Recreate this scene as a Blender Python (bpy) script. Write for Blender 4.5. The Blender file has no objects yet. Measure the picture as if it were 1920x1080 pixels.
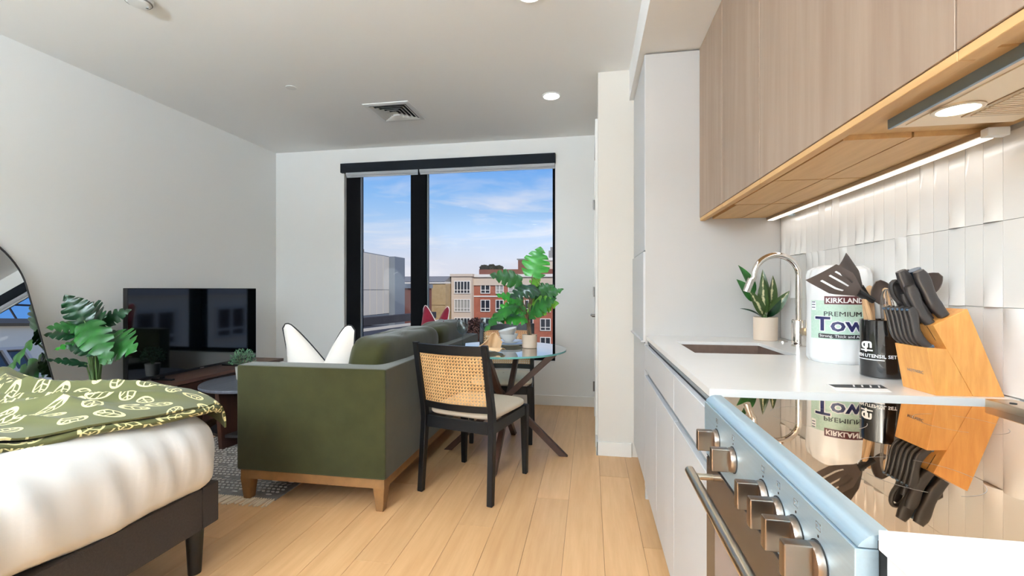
import bpy, bmesh, math, random
from mathutils import Vector, Matrix
R=math.radians
S=bpy.context.scene
COL=S.collection
rnd=random.Random(7)
# ------------------------------------------------------------------ camera
cam=bpy.data.objects.new('camera',bpy.data.cameras.new('camera')); COL.objects.link(cam)
cam.location=(0,0,1.175); cam.rotation_euler=(R(90),0,.171)
cam.data.sensor_width=36; cam.data.lens=849/1920*36; cam.data.shift_y=2/1920; cam.data.clip_start=.02; cam.data.clip_end=1000
S.camera=cam
# ------------------------------------------------------------------ view, world, lights
vs=S.view_settings; vs.view_transform='Standard'; vs.look='None'; vs.gamma=1; vs.use_curve_mapping=False; vs.exposure=0.1
cy=S.cycles; cy.use_denoising=True; cy.max_bounces=10; cy.diffuse_bounces=6; cy.glossy_bounces=5; cy.transmission_bounces=8; cy.transparent_max_bounces=16
cy.caustics_reflective=False; cy.caustics_refractive=False; cy.sample_clamp_indirect=8
def lin(c):
    return tuple(((x/255)/12.92 if x/255<=.04045 else ((x/255+.055)/1.055)**2.4) for x in c)+(1,)
W=bpy.data.worlds.new('sky'); S.world=W; W.use_nodes=True
def world():
    t=W.node_tree; n=t.nodes; L=t.links.new; n.clear()
    out=n.new('ShaderNodeOutputWorld'); bg=n.new('ShaderNodeBackground'); L(bg.outputs[0],out.inputs[0])
    tc=n.new('ShaderNodeTexCoord'); sp=n.new('ShaderNodeSeparateXYZ'); L(tc.outputs['Generated'],sp.inputs[0])
    r=n.new('ShaderNodeValToRGB'); L(sp.outputs[2],r.inputs[0]); e=r.color_ramp.elements
    e[0].position=0; e[0].color=lin((222,219,228)); e[1].position=1; e[1].color=lin((70,125,215))
    for p,c in((.06,(214,218,234)),(.13,(176,205,240)),(.2,(138,186,240)),(.29,(100,160,236))):
        x=e.new(p); x.color=lin(c)
    mp=n.new('ShaderNodeMapping'); mp.inputs['Scale'].default_value=(2.2,2.2,11); L(tc.outputs['Generated'],mp.inputs[0])
    no=n.new('ShaderNodeTexNoise'); no.inputs['Scale'].default_value=1.9; no.inputs['Detail'].default_value=7; no.inputs['Roughness'].default_value=.58; no.inputs['Distortion'].default_value=.6
    L(mp.outputs[0],no.inputs['Vector'])
    m=n.new('ShaderNodeValToRGB'); L(no.outputs[0],m.inputs[0]); m.color_ramp.elements[0].position=.47; m.color_ramp.elements[1].position=.68
    fade=n.new('ShaderNodeMapRange'); fade.inputs[1].default_value=.14; fade.inputs[2].default_value=.27; fade.inputs[3].default_value=.85; fade.inputs[4].default_value=.1
    L(sp.outputs[2],fade.inputs[0])
    mu=n.new('ShaderNodeMath'); mu.operation='MULTIPLY'; L(m.outputs[0],mu.inputs[0]); L(fade.outputs[0],mu.inputs[1])
    mx=n.new('ShaderNodeMixRGB'); L(mu.outputs[0],mx.inputs[0]); L(r.outputs[0],mx.inputs[1]); mx.inputs[2].default_value=lin((236,233,240))
    L(mx.outputs[0],bg.inputs[0]); bg.inputs[1].default_value=1.0
world()
sun=bpy.data.lights.new('sun','SUN'); sun.energy=3.6; sun.angle=R(4); sun.color=(1,.95,.88)
so=bpy.data.objects.new('sun',sun); COL.objects.link(so); so.rotation_euler=(R(54),0,R(32))
CEIL=2.71
DOWNLIGHTS=[(-.303,3.597),(-.31,2.33),(-.31,1.06),(-.31,-.2),(-2.3,1.2),(-2.3,-.3),(-1.3,-1.3)]  # first two visible, next two extend their row unseen, last three added as fill
DOWN_POWER=5; LED_POWER=.5; HOOD_POWER=.7; FILL_UPLIGHT_POWER=630
# ------------------------------------------------------------------ materials
def nodes(name):
    m=bpy.data.materials.new(name); m.use_nodes=True; t=m.node_tree; b=t.nodes['Principled BSDF']; return m,t,b
def mat(name,c,rough=.5,metal=0,var=0,scale=8,bump=0,bscale=60,stretch=(1,1,1),c2=None,spec=.5,emit=0,alpha=1,rand=0,sheen=0,coat=0):
    m,t,b=nodes(name); n=t.nodes; L=t.links.new
    col=lin(c); b.inputs['Base Color'].default_value=col; b.inputs['Roughness'].default_value=rough; b.inputs['Metallic'].default_value=metal
    b.inputs['Specular IOR Level'].default_value=spec; b.inputs['Sheen Weight'].default_value=sheen; b.inputs['Coat Weight'].default_value=coat
    if emit: b.inputs['Emission Color'].default_value=col; b.inputs['Emission Strength'].default_value=emit
    if var or c2 or bump or rand:
        tc=n.new('ShaderNodeTexCoord'); mp=n.new('ShaderNodeMapping'); mp.inputs['Scale'].default_value=stretch; 
        oi=n.new('ShaderNodeObjectInfo')
        if rand:
            va=n.new('ShaderNodeVectorMath'); va.operation='MULTIPLY_ADD'; cb=n.new('ShaderNodeCombineXYZ')
            for k in range(3): L(oi.outputs['Random'],cb.inputs[k])
            L(cb.outputs[0],va.inputs[0]); va.inputs[1].default_value=(37,53,29); L(tc.outputs['Object'],va.inputs[2]); L(va.outputs[0],mp.inputs[0])
        else: L(tc.outputs['Object'],mp.inputs[0])
        no=n.new('ShaderNodeTexNoise'); no.inputs['Scale'].default_value=scale; no.inputs['Detail'].default_value=6; no.inputs['Roughness'].default_value=.6; L(mp.outputs[0],no.inputs['Vector'])
        cc=lin(c2) if c2 else tuple(x*(1-var) for x in col[:3])+(1,)
        r=n.new('ShaderNodeValToRGB'); r.color_ramp.elements[0].position=.32; r.color_ramp.elements[1].position=.68
        r.color_ramp.elements[0].color=cc; r.color_ramp.elements[1].color=col; L(no.outputs[0],r.inputs[0])
        o=r.outputs[0]
        if rand:
            hs=n.new('ShaderNodeHueSaturation'); mr=n.new('ShaderNodeMapRange'); mr.inputs[3].default_value=1-rand; mr.inputs[4].default_value=1+rand*.6
            L(oi.outputs['Random'],mr.inputs[0]); L(mr.outputs[0],hs.inputs['Value']); L(o,hs.inputs['Color']); o=hs.outputs[0]
        L(o,b.inputs['Base Color'])
        if bump:
            n2=n.new('ShaderNodeTexNoise'); n2.inputs['Scale'].default_value=bscale; n2.inputs['Detail'].default_value=3; L(mp.outputs[0],n2.inputs['Vector'])
            bp=n.new('ShaderNodeBump'); bp.inputs['Strength'].default_value=bump; bp.inputs['Distance'].default_value=.004; L(n2.outputs[0],bp.inputs['Height']); L(bp.outputs[0],b.inputs['Normal'])
    return m
def glass_mat(name,tint=(250,252,252),ior=1.45,gl=1.0):
    m=bpy.data.materials.new(name); m.use_nodes=True; t=m.node_tree; n=t.nodes; L=t.links.new; n.clear()
    o=n.new('ShaderNodeOutputMaterial'); mx=n.new('ShaderNodeMixShader'); tr=n.new('ShaderNodeBsdfTransparent'); g=n.new('ShaderNodeBsdfGlossy'); f=n.new('ShaderNodeLayerWeight')
    tr.inputs[0].default_value=lin(tint); g.inputs['Roughness'].default_value=.01; f.inputs[0].default_value=.5
    pw_=n.new('ShaderNodeMath'); pw_.operation='POWER'; pw_.inputs[1].default_value=4; L(f.outputs['Facing'],pw_.inputs[0])
    mu=n.new('ShaderNodeMath'); mu.operation='MULTIPLY_ADD'; mu.inputs[1].default_value=gl; mu.inputs[2].default_value=.045*gl; L(pw_.outputs[0],mu.inputs[0])
    L(mu.outputs[0],mx.inputs[0]); L(tr.outputs[0],mx.inputs[1]); L(g.outputs[0],mx.inputs[2]); L(mx.outputs[0],o.inputs[0]); return m
M={}
M['wall']=mat('wall_paint',(236,235,232),.85,bump=.06,bscale=200)
M['ceil']=mat('ceiling_paint',(240,239,237),.9)
M['closetshade']=mat('closet_wall_shade_tone',(214,208,199),.85,bump=.06,bscale=200)  # wall paint darkened: shade on the closet wall put into its colour
M['trim']=mat('white_trim',(228,226,221),.5)
M['oakfloor']=mat('oak_floor',(214,170,122),.38,c2=(200,154,106),scale=3.2,stretch=(9,.7,1),rand=.1,bump=.03,bscale=30)
M['joint']=mat('floor_joint',(120,88,58),.9)
M['oakcab']=mat('oak_veneer',(160,139,121),.55,c2=(142,119,101),scale=3,stretch=(6,6,.35),rand=.05,bump=.05,bscale=18)
M['oakraw']=mat('oak_edge',(205,165,112),.55,c2=(190,148,98),scale=4,stretch=(8,.6,8))
M['lacquer']=mat('grey_lacquer',(198,198,199),.42)
M['sidepanel']=mat('side_panel_grey',(186,182,178),.6)
M['quartz']=mat('white_quartz',(234,232,229),.22,var=.04,scale=3)
M['tile']=mat('white_tile',(236,234,231),.16,rand=.02)
M['grout']=mat('grout',(205,202,198),.9)
M['channel']=mat('channel_profile',(128,132,134),.5)
M['gap']=mat('shadow_gap',(34,34,34),.8)
M['steel']=mat('brushed_steel',(200,224,238),.42,.75,var=.06,scale=5,stretch=(40,1,40))  # blue cast of reflected daylight is put into the base colour
M['steelw']=mat('warm_steel',(205,186,160),.28,1)
M['chrome']=mat('chrome',(232,226,220),.06,1)
M['knob']=mat('knob_metal',(150,136,124),.28,1)
M['nickel']=mat('nickel',(150,145,140),.3,1)
M['blackglass']=mat('ceramic_glass',(12,11,10),.02,spec=1.0,coat=1)
def cook():
    m,t,b=nodes('cooktop_glass'); b.inputs['Base Color'].default_value=lin((216,184,148)); b.inputs['Metallic'].default_value=1; b.inputs['Roughness'].default_value=.015
    return m
M['cooktop']=cook()
M['ovenglass']=mat('oven_glass',(56,46,42),.16,spec=.4)
M['ovenwin']=mat('oven_window',(132,122,122),.12,spec=.5)
M['black']=mat('black_satin',(14,14,16),.42)
M['blackwood']=mat('black_wood',(9,9,11),.45,spec=.3,bump=.05,bscale=80)
M['frame']=mat('black_frame',(7,7,9),.8,spec=.1)
M['charcoal']=mat('charcoal_cassette',(16,21,28),.7,spec=.2)
M['shade']=mat('shade_fabric',(176,178,182),.9)
M['cane']=mat('cane_fibre',(222,180,124),.6,c2=(198,152,98),scale=20)
M['linen']=mat('linen_seat',(206,192,172),.9,bump=.25,bscale=400)
M['velvet']=mat('olive_velvet',(52,51,24),.9,c2=(43,42,18),scale=7,spec=.1,sheen=.25,bump=.08,bscale=300)
M['sofawood']=mat('sofa_oak',(130,92,52),.5,c2=(110,76,42),scale=4,stretch=(3,3,3))
M['whitecloth']=mat('white_cotton',(218,216,212),.95,bump=.12,bscale=40)
M['pillow']=mat('pillow_linen',(220,214,207),.95,bump=.2,bscale=250)
M['pipe']=mat('black_piping',(26,26,28),.8)
M['red']=mat('crimson_velvet',(126,14,40),.8,c2=(92,8,28),scale=9,sheen=.2,spec=.2)
M['whitepipe']=mat('white_piping',(236,230,226),.8)
M['bedfab']=mat('bed_fabric',(58,50,46),.95,var=.25,scale=120,bump=.3,bscale=300)
M['walnut']=mat('dark_walnut',(70,42,30),.45,c2=(52,30,22),scale=4,stretch=(4,4,.8))
M['tvwood']=mat('console_walnut',(104,72,58),.45,c2=(70,48,40),scale=4,stretch=(8,.8,8))
M['tabletop']=mat('grey_oak',(96,98,106),.45,c2=(74,75,82),scale=4,stretch=(10,.8,1))
M['darkwood']=mat('dark_cabinet',(34,30,30),.5)
M['screen']=mat('tv_screen',(5,10,13),.05,spec=1.0,coat=.6)
M['leaf']=mat('monstera_green',(34,100,30),.42,c2=(20,68,24),scale=9)
M['leafdark']=mat('monstera_dark_green',(20,62,32),.3,c2=(12,42,24),scale=9)
M['leafbright']=mat('monstera_bright_green',(62,150,52),.35,c2=(38,118,42),scale=9)
M['leaflime']=mat('monstera_lime',(128,180,50),.4,c2=(70,150,44),scale=9)
M['stem']=mat('stem_green',(84,112,60),.5)
M['brownstem']=mat('stem_brown',(110,86,66),.6)
M['soil']=mat('soil',(46,36,28),.95,var=.4,scale=60)
M['blush']=mat('blush_pot',(214,194,174),.7)
M['greypot']=mat('grey_pot',(190,186,180),.7)
M['succ']=mat('sage_leaf',(96,134,98),.6,c2=(66,104,80),scale=30)
M['ceramic']=mat('white_ceramic',(240,240,240),.15)
M['napkin']=mat('tan_napkin',(222,188,148),.9,bump=.15,bscale=200)
M['tglass']=glass_mat('table_glass',(236,247,245),1.5,1.5)
M['edge']=mat('glass_edge',(86,150,146),.1,spec=.8)
M['wglass']=glass_mat('window_glass',(252,253,253),1.3,.15)
M['crystal']=glass_mat('clear_glass',(240,246,247),1.5,.8)
M['mirror']=mat('mirror_silver',(238,240,240),.0,1)
M['bronze']=mat('sink_bronze',(112,90,78),.45,.35,var=.2,scale=30)
M['acacia']=mat('knife_block_wood',(216,154,82),.45,c2=(196,130,62),scale=5,stretch=(14,14,2))
M['knife']=mat('knife_handle',(44,39,37),.4)
M['knifeend']=mat('knife_bolster',(86,106,128),.3,.8)
M['crock']=mat('crock_black',(20,18,18),.12,coat=.5)
M['nylon']=mat('dark_nylon',(70,58,52),.45)
M['beech']=mat('beech_handle',(206,168,128),.55,c2=(186,146,104),scale=8,stretch=(1,1,.2))
M['plastic']=mat('white_wrap',(236,236,236),.25)
M['mint']=mat('mint_label',(178,206,186),.4,c2=(196,216,202),scale=160)
M['navy']=mat('navy_ink',(22,24,72),.4)
M['ink']=mat('black_ink',(22,20,24),.5)
M['maroon']=mat('maroon_ink',(82,24,28),.4)
M['white']=mat('white_ink',(240,240,240),.5)
M['greyink']=mat('grey_ink',(120,118,116),.6)
M['silverink']=mat('silver_ink',(170,160,150),.4)
M['lamp']=mat('lamp_disc',(255,250,240),.5,emit=9)
M['hoodlamp']=mat('hood_lamp_disc',(255,240,214),.5,emit=7)
M['led']=mat('led_diffuser',(255,242,226),.5,emit=1.5)
M['alu']=mat('aluminium',(190,172,152),.35,1)
M['beige']=mat('hood_panel',(228,206,176),.4,.3)
M['filter']=mat('hood_filter',(196,172,140),.4,.6)
M['slate']=mat('hood_front',(134,154,170),.35,.5)
M['vent']=mat('vent_white',(226,226,224),.5)
M['dark']=mat('dark_void',(30,30,30),.9)
M['rug']=mat('rug_wool',(134,126,118),.98,c2=(112,108,106),scale=40)
M['tuft']=mat('rug_tuft',(196,190,182),.98)
M['fringe']=mat('rug_fringe',(214,196,170),.98)
M['brick']=mat('red_brick',(168,100,78),.9,c2=(150,86,66),scale=1.2)
M['cream']=mat('cream_render',(196,178,160),.9)
M['tan']=mat('tan_stone',(176,150,110),.95,c2=(158,132,92),scale=1.5)
M['greyroof']=mat('grey_roof',(122,118,114),.9)
M['siding']=mat('grey_siding',(196,188,176),.7)
M['sidingshade']=mat('blue_grey_shaded_siding',(118,124,130),.7)
M['darkroof']=mat('dark_roof',(52,50,54),.9)
M['brickdark']=mat('dark_brick',(120,72,58),.9)
M['extwhite']=mat('exterior_white',(214,208,200),.7)
M['extglass']=mat('exterior_glass',(46,50,56),.15,spec=.8)
M['extblind']=mat('exterior_blind',(150,148,140),.7)
M['beigewall']=mat('beige_render',(246,236,214),.9)
M['tree']=mat('russet_leaves',(92,60,52),.9,c2=(68,52,44),scale=3)
M['hedge']=mat('dark_hedge',(58,56,36),.95)
M['ground']=mat('asphalt',(92,90,88),.95)
M['seamlt']=mat('pale_seam',(186,184,180),.7)
# blanket with printed leaf outlines
def blanket_mat():
    m,t,b=nodes('leaf_print_blanket'); n=t.nodes; L=t.links.new; b.inputs['Roughness'].default_value=.85; b.inputs['Sheen Weight'].default_value=.12; b.inputs['Specular IOR Level'].default_value=.2
    uv=n.new('ShaderNodeTexCoord'); 
    vo=n.new('ShaderNodeTexVoronoi'); vo.voronoi_dimensions='2D'; vo.inputs['Scale'].default_value=10; vo.inputs['Randomness'].default_value=.55; L(uv.outputs['UV'],vo.inputs['Vector'])
    # position output is in scaled space already divided
    sb=n.new('ShaderNodeVectorMath'); sb.operation='SUBTRACT'; L(uv.outputs['UV'],sb.inputs[0]); L(vo.outputs['Position'],sb.inputs[1])
    ro=n.new('ShaderNodeVectorRotate'); ro.rotation_type='Z_AXIS'; L(sb.outputs[0],ro.inputs['Vector'])
    sc=n.new('ShaderNodeSeparateColor'); L(vo.outputs['Color'],sc.inputs[0]); am=n.new('ShaderNodeMath'); am.operation='MULTIPLY'; am.inputs[1].default_value=6.28; L(sc.outputs[0],am.inputs[0]); L(am.outputs[0],ro.inputs['Angle'])
    sp=n.new('ShaderNodeSeparateXYZ'); L(ro.outputs[0],sp.inputs[0])
    def ma(op,a,b2=None,c=None):
        x=n.new('ShaderNodeMath'); x.operation=op
        for i,v in enumerate((a,b2,c)):
            if v is None: continue
            if isinstance(v,(int,float)): x.inputs[i].default_value=v
            else: L(v,x.inputs[i])
        return x.outputs[0]
    x=ma('DIVIDE',sp.outputs[0],.046); y=ma('DIVIDE',sp.outputs[1],.026)
    ya=ma('ABSOLUTE',y); d=ma('SQRT',ma('ADD',ma('MULTIPLY',x,x),ma('MULTIPLY',y,y)))
    ring=ma('LESS_THAN',ma('ABSOLUTE',ma('SUBTRACT',d,.85)),.11)
    mid=ma('LESS_THAN',ya,.1)
    vein=ma('LESS_THAN',ma('ABSOLUTE',ma('SUBTRACT',ma('FRACT',ma('ADD',ma('MULTIPLY',x,1.9),ma('MULTIPLY',ya,.9))),.5)),.1)
    ins=ma('LESS_THAN',d,.85); q=ma('MULTIPLY',ma('MAXIMUM',mid,vein),ins); k=ma('MAXIMUM',ring,q)
    no=n.new('ShaderNodeTexNoise'); no.inputs['Scale'].default_value=5; L(uv.outputs['UV'],no.inputs['Vector'])
    r=n.new('ShaderNodeValToRGB'); r.color_ramp.elements[0].color=lin((74,76,40)); r.color_ramp.elements[1].color=lin((98,98,62)); L(no.outputs[0],r.inputs[0])
    mx=n.new('ShaderNodeMixRGB'); L(k,mx.inputs[0]); L(r.outputs[0],mx.inputs[1]); mx.inputs[2].default_value=lin((226,216,160)); L(mx.outputs[0],b.inputs['Base Color'])
    return m
M['blanket']=blanket_mat()
# variegated leaf
def vari():
    m,t,b=nodes('variegated_leaf'); n=t.nodes; L=t.links.new; b.inputs['Roughness'].default_value=.35
    tc=n.new('ShaderNodeTexCoord'); sp=n.new('ShaderNodeSeparateXYZ'); L(tc.outputs['UV'],sp.inputs[0])
    no=n.new('ShaderNodeTexNoise'); no.inputs['Scale'].default_value=60; L(tc.outputs['Object'],no.inputs['Vector'])
    a=n.new('ShaderNodeMath'); a.operation='MULTIPLY_ADD'; a.inputs[1].default_value=.9; L(no.outputs[0],a.inputs[0]); L(sp.outputs[0],a.inputs[2])
    r=n.new('ShaderNodeValToRGB'); e=r.color_ramp.elements; e[0].position=.5; e[0].color=lin((216,206,164)); e[1].position=.72; e[1].color=lin((58,78,34)); L(a.outputs[0],r.inputs[0]); L(r.outputs[0],b.inputs['Base Color']); return m
M['vari']=vari()
# ------------------------------------------------------------------ mesh builder
class MB:
    def __init__(s): s.bm=bmesh.new(); s.uv=None; s.wn=False
    def _bev(s,fs,bev,seg):
        if bev>0:
            s.wn=True
            es=list({e for f in fs for e in f.edges}); bmesh.ops.bevel(s.bm,geom=es,offset=bev,segments=seg,affect='EDGES',profile=.5,clamp_overlap=True)
    def hexa(s,P,bev=0,seg=2):
        v=[s.bm.verts.new(p) for p in P]
        fs=[s.bm.faces.new([v[i] for i in q]) for q in((0,3,2,1),(4,5,6,7),(0,1,5,4),(1,2,6,5),(2,3,7,6),(3,0,4,7))]
        s._bev(fs,bev,seg); return s
    def box(s,x0,x1,y0,y1,z0,z1,bev=0,seg=2):
        return s.hexa([(x0,y0,z0),(x1,y0,z0),(x1,y1,z0),(x0,y1,z0),(x0,y0,z1),(x1,y0,z1),(x1,y1,z1),(x0,y1,z1)],bev,seg)
    def taper(s,c0,s0,c1,s1,bev=0,ang=0):
        P=[]
        for c,z in((c0,s0),(c1,s1)):
            for a,b in((-1,-1),(1,-1),(1,1),(-1,1)):
                x,y=a*z[0]/2,b*z[1]/2
                P.append((c[0]+x*math.cos(ang)-y*math.sin(ang),c[1]+x*math.sin(ang)+y*math.cos(ang),c[2]))
        return s.hexa(P,bev,1)
    def bar(s,p0,p1,w,t,up=(0,0,1),bev=0):
        p0,p1=Vector(p0),Vector(p1); d=(p1-p0).normalized(); u=Vector(up); a=d.cross(u).normalized(); b=a.cross(d)
        P=[]
        for p in(p0,p1):
            for i,j in((-1,-1),(1,-1),(1,1),(-1,1)): P.append(p+a*(i*w/2)+b*(j*t/2))
        return s.hexa(P,bev,1)
    def tube(s,pts,r,n=10,caps=True,closed=False):
        pts=[Vector(p) for p in pts]; rings=[]; N=len(pts); up=None
        for i,p in enumerate(pts):
            d=(pts[(i+1)%N if closed else min(i+1,N-1)]-pts[(i-1)%N if closed else max(i-1,0)]).normalized()
            if up is None: up=Vector((0,0,1)) if abs(d.z)<.9 else Vector((1,0,0))
            a=d.cross(up).normalized(); up=a.cross(d).normalized(); rr=r[i] if isinstance(r,(list,tuple)) else r
            rings.append([s.bm.verts.new(p+(a*math.cos(t)+up*math.sin(t))*rr) for t in(2*math.pi*k/n for k in range(n))])
        for i in range(N if closed else N-1):
            A,B=rings[i],rings[(i+1)%N]
            for k in range(n): s.bm.faces.new((A[k],A[(k+1)%n],B[(k+1)%n],B[k]))
        if caps and not closed: s.bm.faces.new(rings[0][::-1]); s.bm.faces.new(rings[-1])
        return s
    def cyl(s,p0,p1,r0,r1=None,n=20): return s.tube([p0,p1],[r0,r0 if r1 is None else r1],n)
    def lathe(s,prof,n=28,c=(0,0,0),axis='Z',ring=False):
        c=Vector(c); rings=[]
        for r,z in prof:
            ring=[]
            for k in range(n):
                a=2*math.pi*k/n; q=(r*math.cos(a),r*math.sin(a),z)
                if axis=='X': q=(q[2],q[0],q[1])
                if axis=='-X': q=(-q[2],q[0],-q[1])
                ring.append(s.bm.verts.new(c+Vector(q)))
            rings.append(ring)
        for A,B in zip(rings,rings[1:]+([rings[0]] if ring else [])):
            for k in range(n): s.bm.faces.new((A[k],A[(k+1)%n],B[(k+1)%n],B[k]))
        if ring: return s
        if prof[0][0]>1e-6: s.bm.faces.new(rings[0][::-1])
        if prof[-1][0]>1e-6: s.bm.faces.new(rings[-1])
        bmesh.ops.remove_doubles(s.bm,verts=[v for r in rings for v in r],dist=1e-6); return s
    def prism(s,pts,vec,bev=0):
        vec=Vector(vec); a=[s.bm.verts.new(p) for p in pts]; b=[s.bm.verts.new(Vector(p)+vec) for p in pts]; n=len(pts)
        fs=[s.bm.faces.new(a[::-1]),s.bm.faces.new(b)]+[s.bm.faces.new((a[i],a[(i+1)%n],b[(i+1)%n],b[i])) for i in range(n)]
        s._bev(fs,bev,2); return s
    def grid(s,f,nu,nv,uvf=None,cu=False,cv=False):
        V=[[s.bm.verts.new(f(i/(nu-(0 if cu else 1)),j/(nv-(0 if cv else 1)))) for j in range(nv)] for i in range(nu)]
        if uvf and s.uv is None: s.uv=s.bm.loops.layers.uv.new('UVMap')
        for i in range(nu if cu else nu-1):
            for j in range(nv if cv else nv-1):
                I,J=(i+1)%nu,(j+1)%nv
                fc=s.bm.faces.new((V[i][j],V[I][j],V[I][J],V[i][J]))
                if uvf:
                    for lp,(a,b) in zip(fc.loops,((i,j),(i+1,j),(i+1,j+1),(i,j+1))): lp[s.uv].uv=uvf(a/(nu-1),b/(nv-1))
        return s
    def ell(s,c,r,nu=10,nv=6):
        c=Vector(c)
        def f(u,v):
            a=2*math.pi*u; b=math.pi*(v-.5)*.9999; return c+Vector((r[0]*math.cos(a)*math.cos(b),r[1]*math.sin(a)*math.cos(b),r[2]*math.sin(b)))
        return s.grid(f,nu,nv,cu=True)
    def solid(s,t):
        fs=list(s.bm.faces); bmesh.ops.recalc_face_normals(s.bm,faces=fs); r=bmesh.ops.solidify(s.bm,geom=fs,thickness=t); return s
    def build(s,name,m,parent=None,local=False,smooth=35,kind=None,recalc=True):
        if recalc: bmesh.ops.recalc_face_normals(s.bm,faces=list(s.bm.faces))
        me=bpy.data.meshes.new(name); s.bm.to_mesh(me); s.bm.free()
        o=bpy.data.objects.new(name,me); COL.objects.link(o)
        if parent is not None:
            o.parent=parent; A=PM.get(parent.name,Matrix()); PM[o.name]=A
            if not local: me.transform(A.inverted())
        if smooth:
            me.polygons.foreach_set('use_smooth',[True]*len(me.polygons)); me.set_sharp_from_angle(angle=R(smooth))
        if s.wn and smooth:
            w_=o.modifiers.new('weighted','WEIGHTED_NORMAL'); w_.keep_sharp=True; w_.weight=100
        if m is not None: me.materials.append(M[m] if isinstance(m,str) else m)
        if kind: o['kind']=kind
        return o
PM={}
def tag(o,label=None,cat=None,group=None,kind=None):
    if label:o['label']=label
    if cat:o['category']=cat
    if group:o['group']=group
    if kind:o['kind']=kind
    return o
def thing(name,label,cat,loc=(0,0,0),rz=0,group=None,kind=None):
    o=bpy.data.objects.new(name,None); COL.objects.link(o); o.empty_display_size=.05; o.location=loc; o.rotation_euler=(0,0,rz)
    PM[o.name]=Matrix.Translation(loc)@Matrix.Rotation(rz,4,'Z'); return tag(o,label,cat,group,kind)
def struct(name,mb,m,parent=None,**k):
    o=mb.build(name,m,parent,**k)
    if parent is None: o['kind']='structure'
    return o
def copy_tree(o,parent=None):
    c=o.copy(); COL.objects.link(c)
    if parent is not None: c.parent=parent
    for ch in list(o.children): copy_tree(ch,c)
    return c
def share(src,loc=None,name=None,parent=None,rz=None):
    c=src.copy(); COL.objects.link(c)
    if parent is not None: c.parent=parent
    if loc is not None: c.location=loc
    if rz is not None: c.rotation_euler=(0,0,rz)
    return c
def text(name,body,size,Mx,m,parent,align='LEFT',wrap=None,sx=1,depth=.0004,bold=0):
    cu=bpy.data.curves.new(name,'FONT'); cu.body=body; cu.size=size; cu.align_x=align; cu.extrude=depth; cu.resolution_u=2; cu.offset=bold
    tmp=bpy.data.objects.new(name+'_tmp',cu); COL.objects.link(tmp)
    dg=bpy.context.evaluated_depsgraph_get(); me=bpy.data.meshes.new_from_object(tmp.evaluated_get(dg)); bpy.data.objects.remove(tmp)
    for v in me.vertices: v.co.x*=sx
    if wrap:
        r,a0,z0,c=wrap; tb_=bmesh.new(); tb_.from_mesh(me); bmesh.ops.triangulate(tb_,faces=list(tb_.faces))
        for _ in range(5):
            es=[e for e in tb_.edges if abs(e.verts[0].co.x-e.verts[1].co.x)>.005]
            if not es: break
            bmesh.ops.subdivide_edges(tb_,edges=es,cuts=1,use_grid_fill=False); bmesh.ops.triangulate(tb_,faces=[f for f in tb_.faces if len(f.verts)>3])
        tb_.to_mesh(me); tb_.free()
        for v in me.vertices:
            a=a0+v.co.x/r; rr=r+v.co.z; v.co=Vector((c[0]+rr*math.cos(a),c[1]+rr*math.sin(a),z0+v.co.y))
    else: me.transform(Mx)
    A=PM.get(parent.name,Matrix()); me.transform(A.inverted()); me.name=name
    o=bpy.data.objects.new(name,me); COL.objects.link(o); o.parent=parent; PM[o.name]=A; me.materials.append(M[m]); return o
def area(name,parent,loc,power,size,color,rot=(0,0,0),shape='DISK',sy=None,spread=180):
    l=bpy.data.lights.new(name,'AREA'); l.energy=power; l.shape=shape; l.size=size; l.color=color; l.spread=R(spread)
    if sy: l.size_y=sy
    o=bpy.data.objects.new(name,l); COL.objects.link(o); o.rotation_euler=rot
    if parent is not None: o.parent=parent; o.location=PM.get(parent.name,Matrix()).inverted()@Vector(loc)
    else: o.location=loc
    o.visible_camera=False
    return o
# ================================================================== ROOM
XL,YF,XR,YB=-3.5,4.59,1.0,-2.6
XC,YC=.055,3.265          # closet block corner
floor=struct('floor',MB().box(XL-.1,XR+.1,YB-.1,YF+.1,-.06,-.004),'joint')
pw=.178; x=XL
row=0
while x<XR:
    x1=min(x+pw,XR); y=YB-(row*0.77%1.9)
    while y<YF:
        y1=min(y+1.9,YF); y0=max(y,YB)
        if y1-y0>.05:
            o=MB().box(x+.0006,x1-.0006,y0+.0006,y1-.0006,-.004,0,.0007,1).build('plank','oakfloor',floor,smooth=0)
        y+=1.9
    x+=pw; row+=1
ceil=struct('ceiling',MB().box(XL-.1,XR+.1,YB-.1,YF+.1,CEIL,CEIL+.12),'ceil')
MB().box(.27,XR+.1,YB,YC+.02,2.495,CEIL+.01).build('soffit','ceil',ceil)
struct('wall_left',MB().box(XL-.1,XL,YB-.1,YF+.1,0,CEIL),'wall')
struct('wall_near',MB().box(XL-.1,XR+.1,YB-.1,YB,0,CEIL),'wall')
wx0,wx1,wz0,wz1=-2.665,-.349,.43,2.548
wf=MB(); T=.16
wf.box(XL-.1,wx0,YF,YF+T,0,CEIL).box(wx1,XC+.05,YF,YF+T,0,CEIL).box(wx0,wx1,YF,YF+T,0,wz0).box(wx0,wx1,YF,YF+T,wz1,CEIL)
struct('wall_far',wf,'wall')
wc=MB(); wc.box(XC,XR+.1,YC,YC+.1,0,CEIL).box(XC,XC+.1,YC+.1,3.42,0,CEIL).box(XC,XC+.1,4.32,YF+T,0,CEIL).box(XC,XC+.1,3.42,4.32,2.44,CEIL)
struct('wall_closet',wc,'closetshade')
wr=struct('wall_right',MB().box(XR+.006,XR+.12,YB-.1,YC,0,CEIL),'grout')
struct('baseboard_left',MB().box(XL,XL+.014,YB,YF,0,.1,.003),'trim')
struct('baseboard_far',MB().box(XL,XC,YF-.014,YF,0,.1,.003),'trim')
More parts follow.
